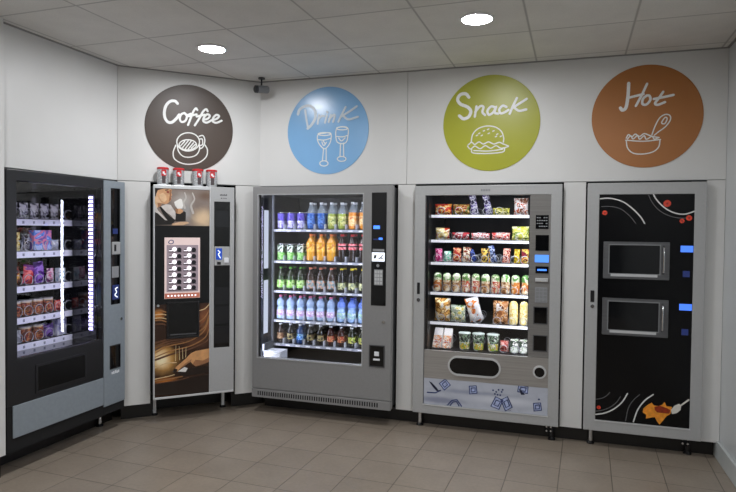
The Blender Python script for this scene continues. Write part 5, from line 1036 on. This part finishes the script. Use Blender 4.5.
good('g3', bag('snack_packet','g3',['3a3a44','8a8a96','1c1c22'],0.066,0.110,0.03,26,33), 'second', 0.418, 'dark grey packet between the yellow packet and purple box', 'snack packet')
good('g4', carton('sweet_box','g4',['6a4a9c','d87a9c','4a7ad0','a8b8e8'],0.150,0.140,0.05,13), 'second', 0.535, 'purple, pink and blue box on the second shelf of the black machine', 'box', y=0.280)
good('g5', bag('snack_packet','g5',['d8dce8','a8b0cc','f0f2f8'],0.070,0.070,0.035,26,34), 'second', 0.662, 'small white packet right of the purple box', 'snack packet')
good('h1', bag('snack_packet','h1',['c89a3c','7a2c24','2c2420'],0.080,0.125,0.04,24,35), 'third', 0.325, 'gold and maroon packet on the third shelf of the black machine', 'snack packet')
good('h2', bag('sweet_bag','h2',['c82c3c','e86a6a','7a2c8a'],0.085,0.130,0.04,12,36), 'third', 0.428, 'red and purple sweet bag on the third shelf of the black machine', 'sweet bag', tilt=0.12)
good('h3', bag('sweet_bag','h3',['6a3ca8','9a6ad0','4a1c7a'],0.085,0.150,0.04,16,37), 'third', 0.530, 'purple sweet bag right of the red and purple one', 'sweet bag', tilt=-0.08)
good('h4', bag('snack_packet','h4',['c86a94','e8c8d8','7a4a7a'],0.060,0.100,0.03,26,38), 'third', 0.622, 'pink and silver packet right of the purple sweet bag', 'snack packet')
good('h5', carton('sweet_box','h5',['e6eaf2','c0d0e4','8ab0c8'],0.058,0.098,0.04,26), 'third', 0.705, 'white carton at the right end of the third shelf', 'box', y=0.280)
for i, x in enumerate((0.325, 0.415, 0.505, 0.595)):
    good('j1', jar('j1',['6a3a2c','b8784a','8a2c24','3c1c16'],0.042,0.105), 'fourth', x, 'brown dessert pot with cream rim, %s along the fourth shelf of the black machine' % ORD[i], 'dessert pot', rz=i*1.7, y=0.314)
good('j2', bag('snack_packet','j2',['c8444a','e88a7a','8a2c34'],0.062,0.075,0.035,26,39), 'fourth', 0.690, 'small red packet right of the brown dessert pots on the fourth shelf', 'snack packet')
good('k1', carton('sweet_box','k1',['8a8c94','c0c2ca','5a5c66'],0.062,0.090,0.05,26), 'bottom', 0.318, 'grey carton on the bottom shelf of the black machine', 'box', y=0.280)
for i, x in enumerate((0.410, 0.510)):
    good('j1', None, 'bottom', x, 'brown dessert pot with cream rim, %s of two on the black machine bottom shelf' % ('left','right')[i], 'dessert pot', rz=1+i*2.1, y=0.314)
good('k2', bag('sweet_bag','k2',['5a3c8a','8a6ab8','2c1c4a'],0.085,0.095,0.04,16,40), 'bottom', 0.606, 'dark purple sweet bag beside the pots on the bottom shelf', 'sweet bag')
good('k3', carton('sweet_box','k3',['e0e2ee','b8b8d8','8a8ab8'],0.085,0.120,0.05,16), 'bottom', 0.702, 'white and lilac box at the right end of the bottom shelf', 'box', y=0.280)

# ------------------------------------------------------------------ four tins on top of the coffee machine
TINM = brushed('tin_steel', 'c2c4c6', rough=0.25, metal=0.5); TRED = mat('tin_red', 'c22028', rough=0.3); TDARK = mat('tin_dark_stripe', '4a4244', rough=0.35)  # TDARK is the dark upright stripe of the tin's label
def tin():
    r, h = 0.0435, 0.122
    o = MB().lathe([(0,0,TINM),(r*0.98,0,TINM),(r,0.004,TINM),(r,h,TINM),(0,h,TINM)], n=28).build('coffee_tin')
    kid(MB().lathe([(0,h,TRED),(r*1.04,h,TRED),(r*1.05,h+0.004,TRED),(r*1.05,h+0.013,TRED),(r*0.9,h+0.017,TRED),(0,h+0.017,TRED)], n=28).build('lid', o), o)
    s = MB(); n = 8; R = r + 0.0008
    def arc(a0, a1, z0, z1, m, rr):
        vs = [(rr*math.sin(a0+(a1-a0)*k/n), -rr*math.cos(a0+(a1-a0)*k/n), z) for z in (z0, z1) for k in range(n+1)]
        s.add(vs, [(k, k+1, n+2+k, n+1+k) for k in range(n)], m, True)
    arc(-0.30, 0.32, 0.012, h-0.002, TDARK, R); arc(-0.42, 0.45, 0.070, h-0.004, TRED, R+0.0006); arc(-0.22, 0.12, 0.086, 0.104, CAPW, R+0.0012); arc(0.0, 0.3, 0.078, 0.092, CAPW, R+0.0012)
    kid(s.build('printed_label', o), o)
    return o
for k, x in enumerate((0.076, 0.196, 0.345, 0.456)):
    put('tin', tin, CM, x, 0.058, 1.877, 'silver coffee tin with red lid, %s of the four on the coffee machine' % ('leftmost','second','third','rightmost')[k], 'tin', 'coffee tins on top of the hot drinks machine', rz=(0.05,-0.1,0.12,-0.05)[k])
# ================================================================== CAMERA AND VIEW
cam = bpy.data.cameras.new('camera'); co = bpy.data.objects.new('camera', cam); COL.objects.link(co)
R_, U_, F_ = Vector((0.9510058, 0.3090058, 0.0101697)), Vector((-0.0175859, 0.0212244, 0.9996201)), Vector((-0.3086725, 0.9508233, -0.0256187))
m3 = Matrix((R_, U_, -F_)).transposed()
co.matrix_world = Matrix.Translation((1.4953, -4.6062, 1.5342)) @ m3.to_4x4()
cam.sensor_width = 36.0; cam.lens = 600.22 / 736 * 36.0; cam.clip_start = 0.05
scene.camera = co
wd = bpy.data.worlds.new('world'); scene.world = wd; wd.use_nodes = True
wd.node_tree.nodes['Background'].inputs['Color'].default_value = (0, 0, 0, 1)
wd.node_tree.nodes['Background'].inputs['Strength'].default_value = 0.0
vs_ = scene.view_settings
vs_.view_transform = 'Standard'; vs_.look = 'None'; vs_.gamma = 1.0; vs_.use_curve_mapping = False; vs_.exposure = 0.15
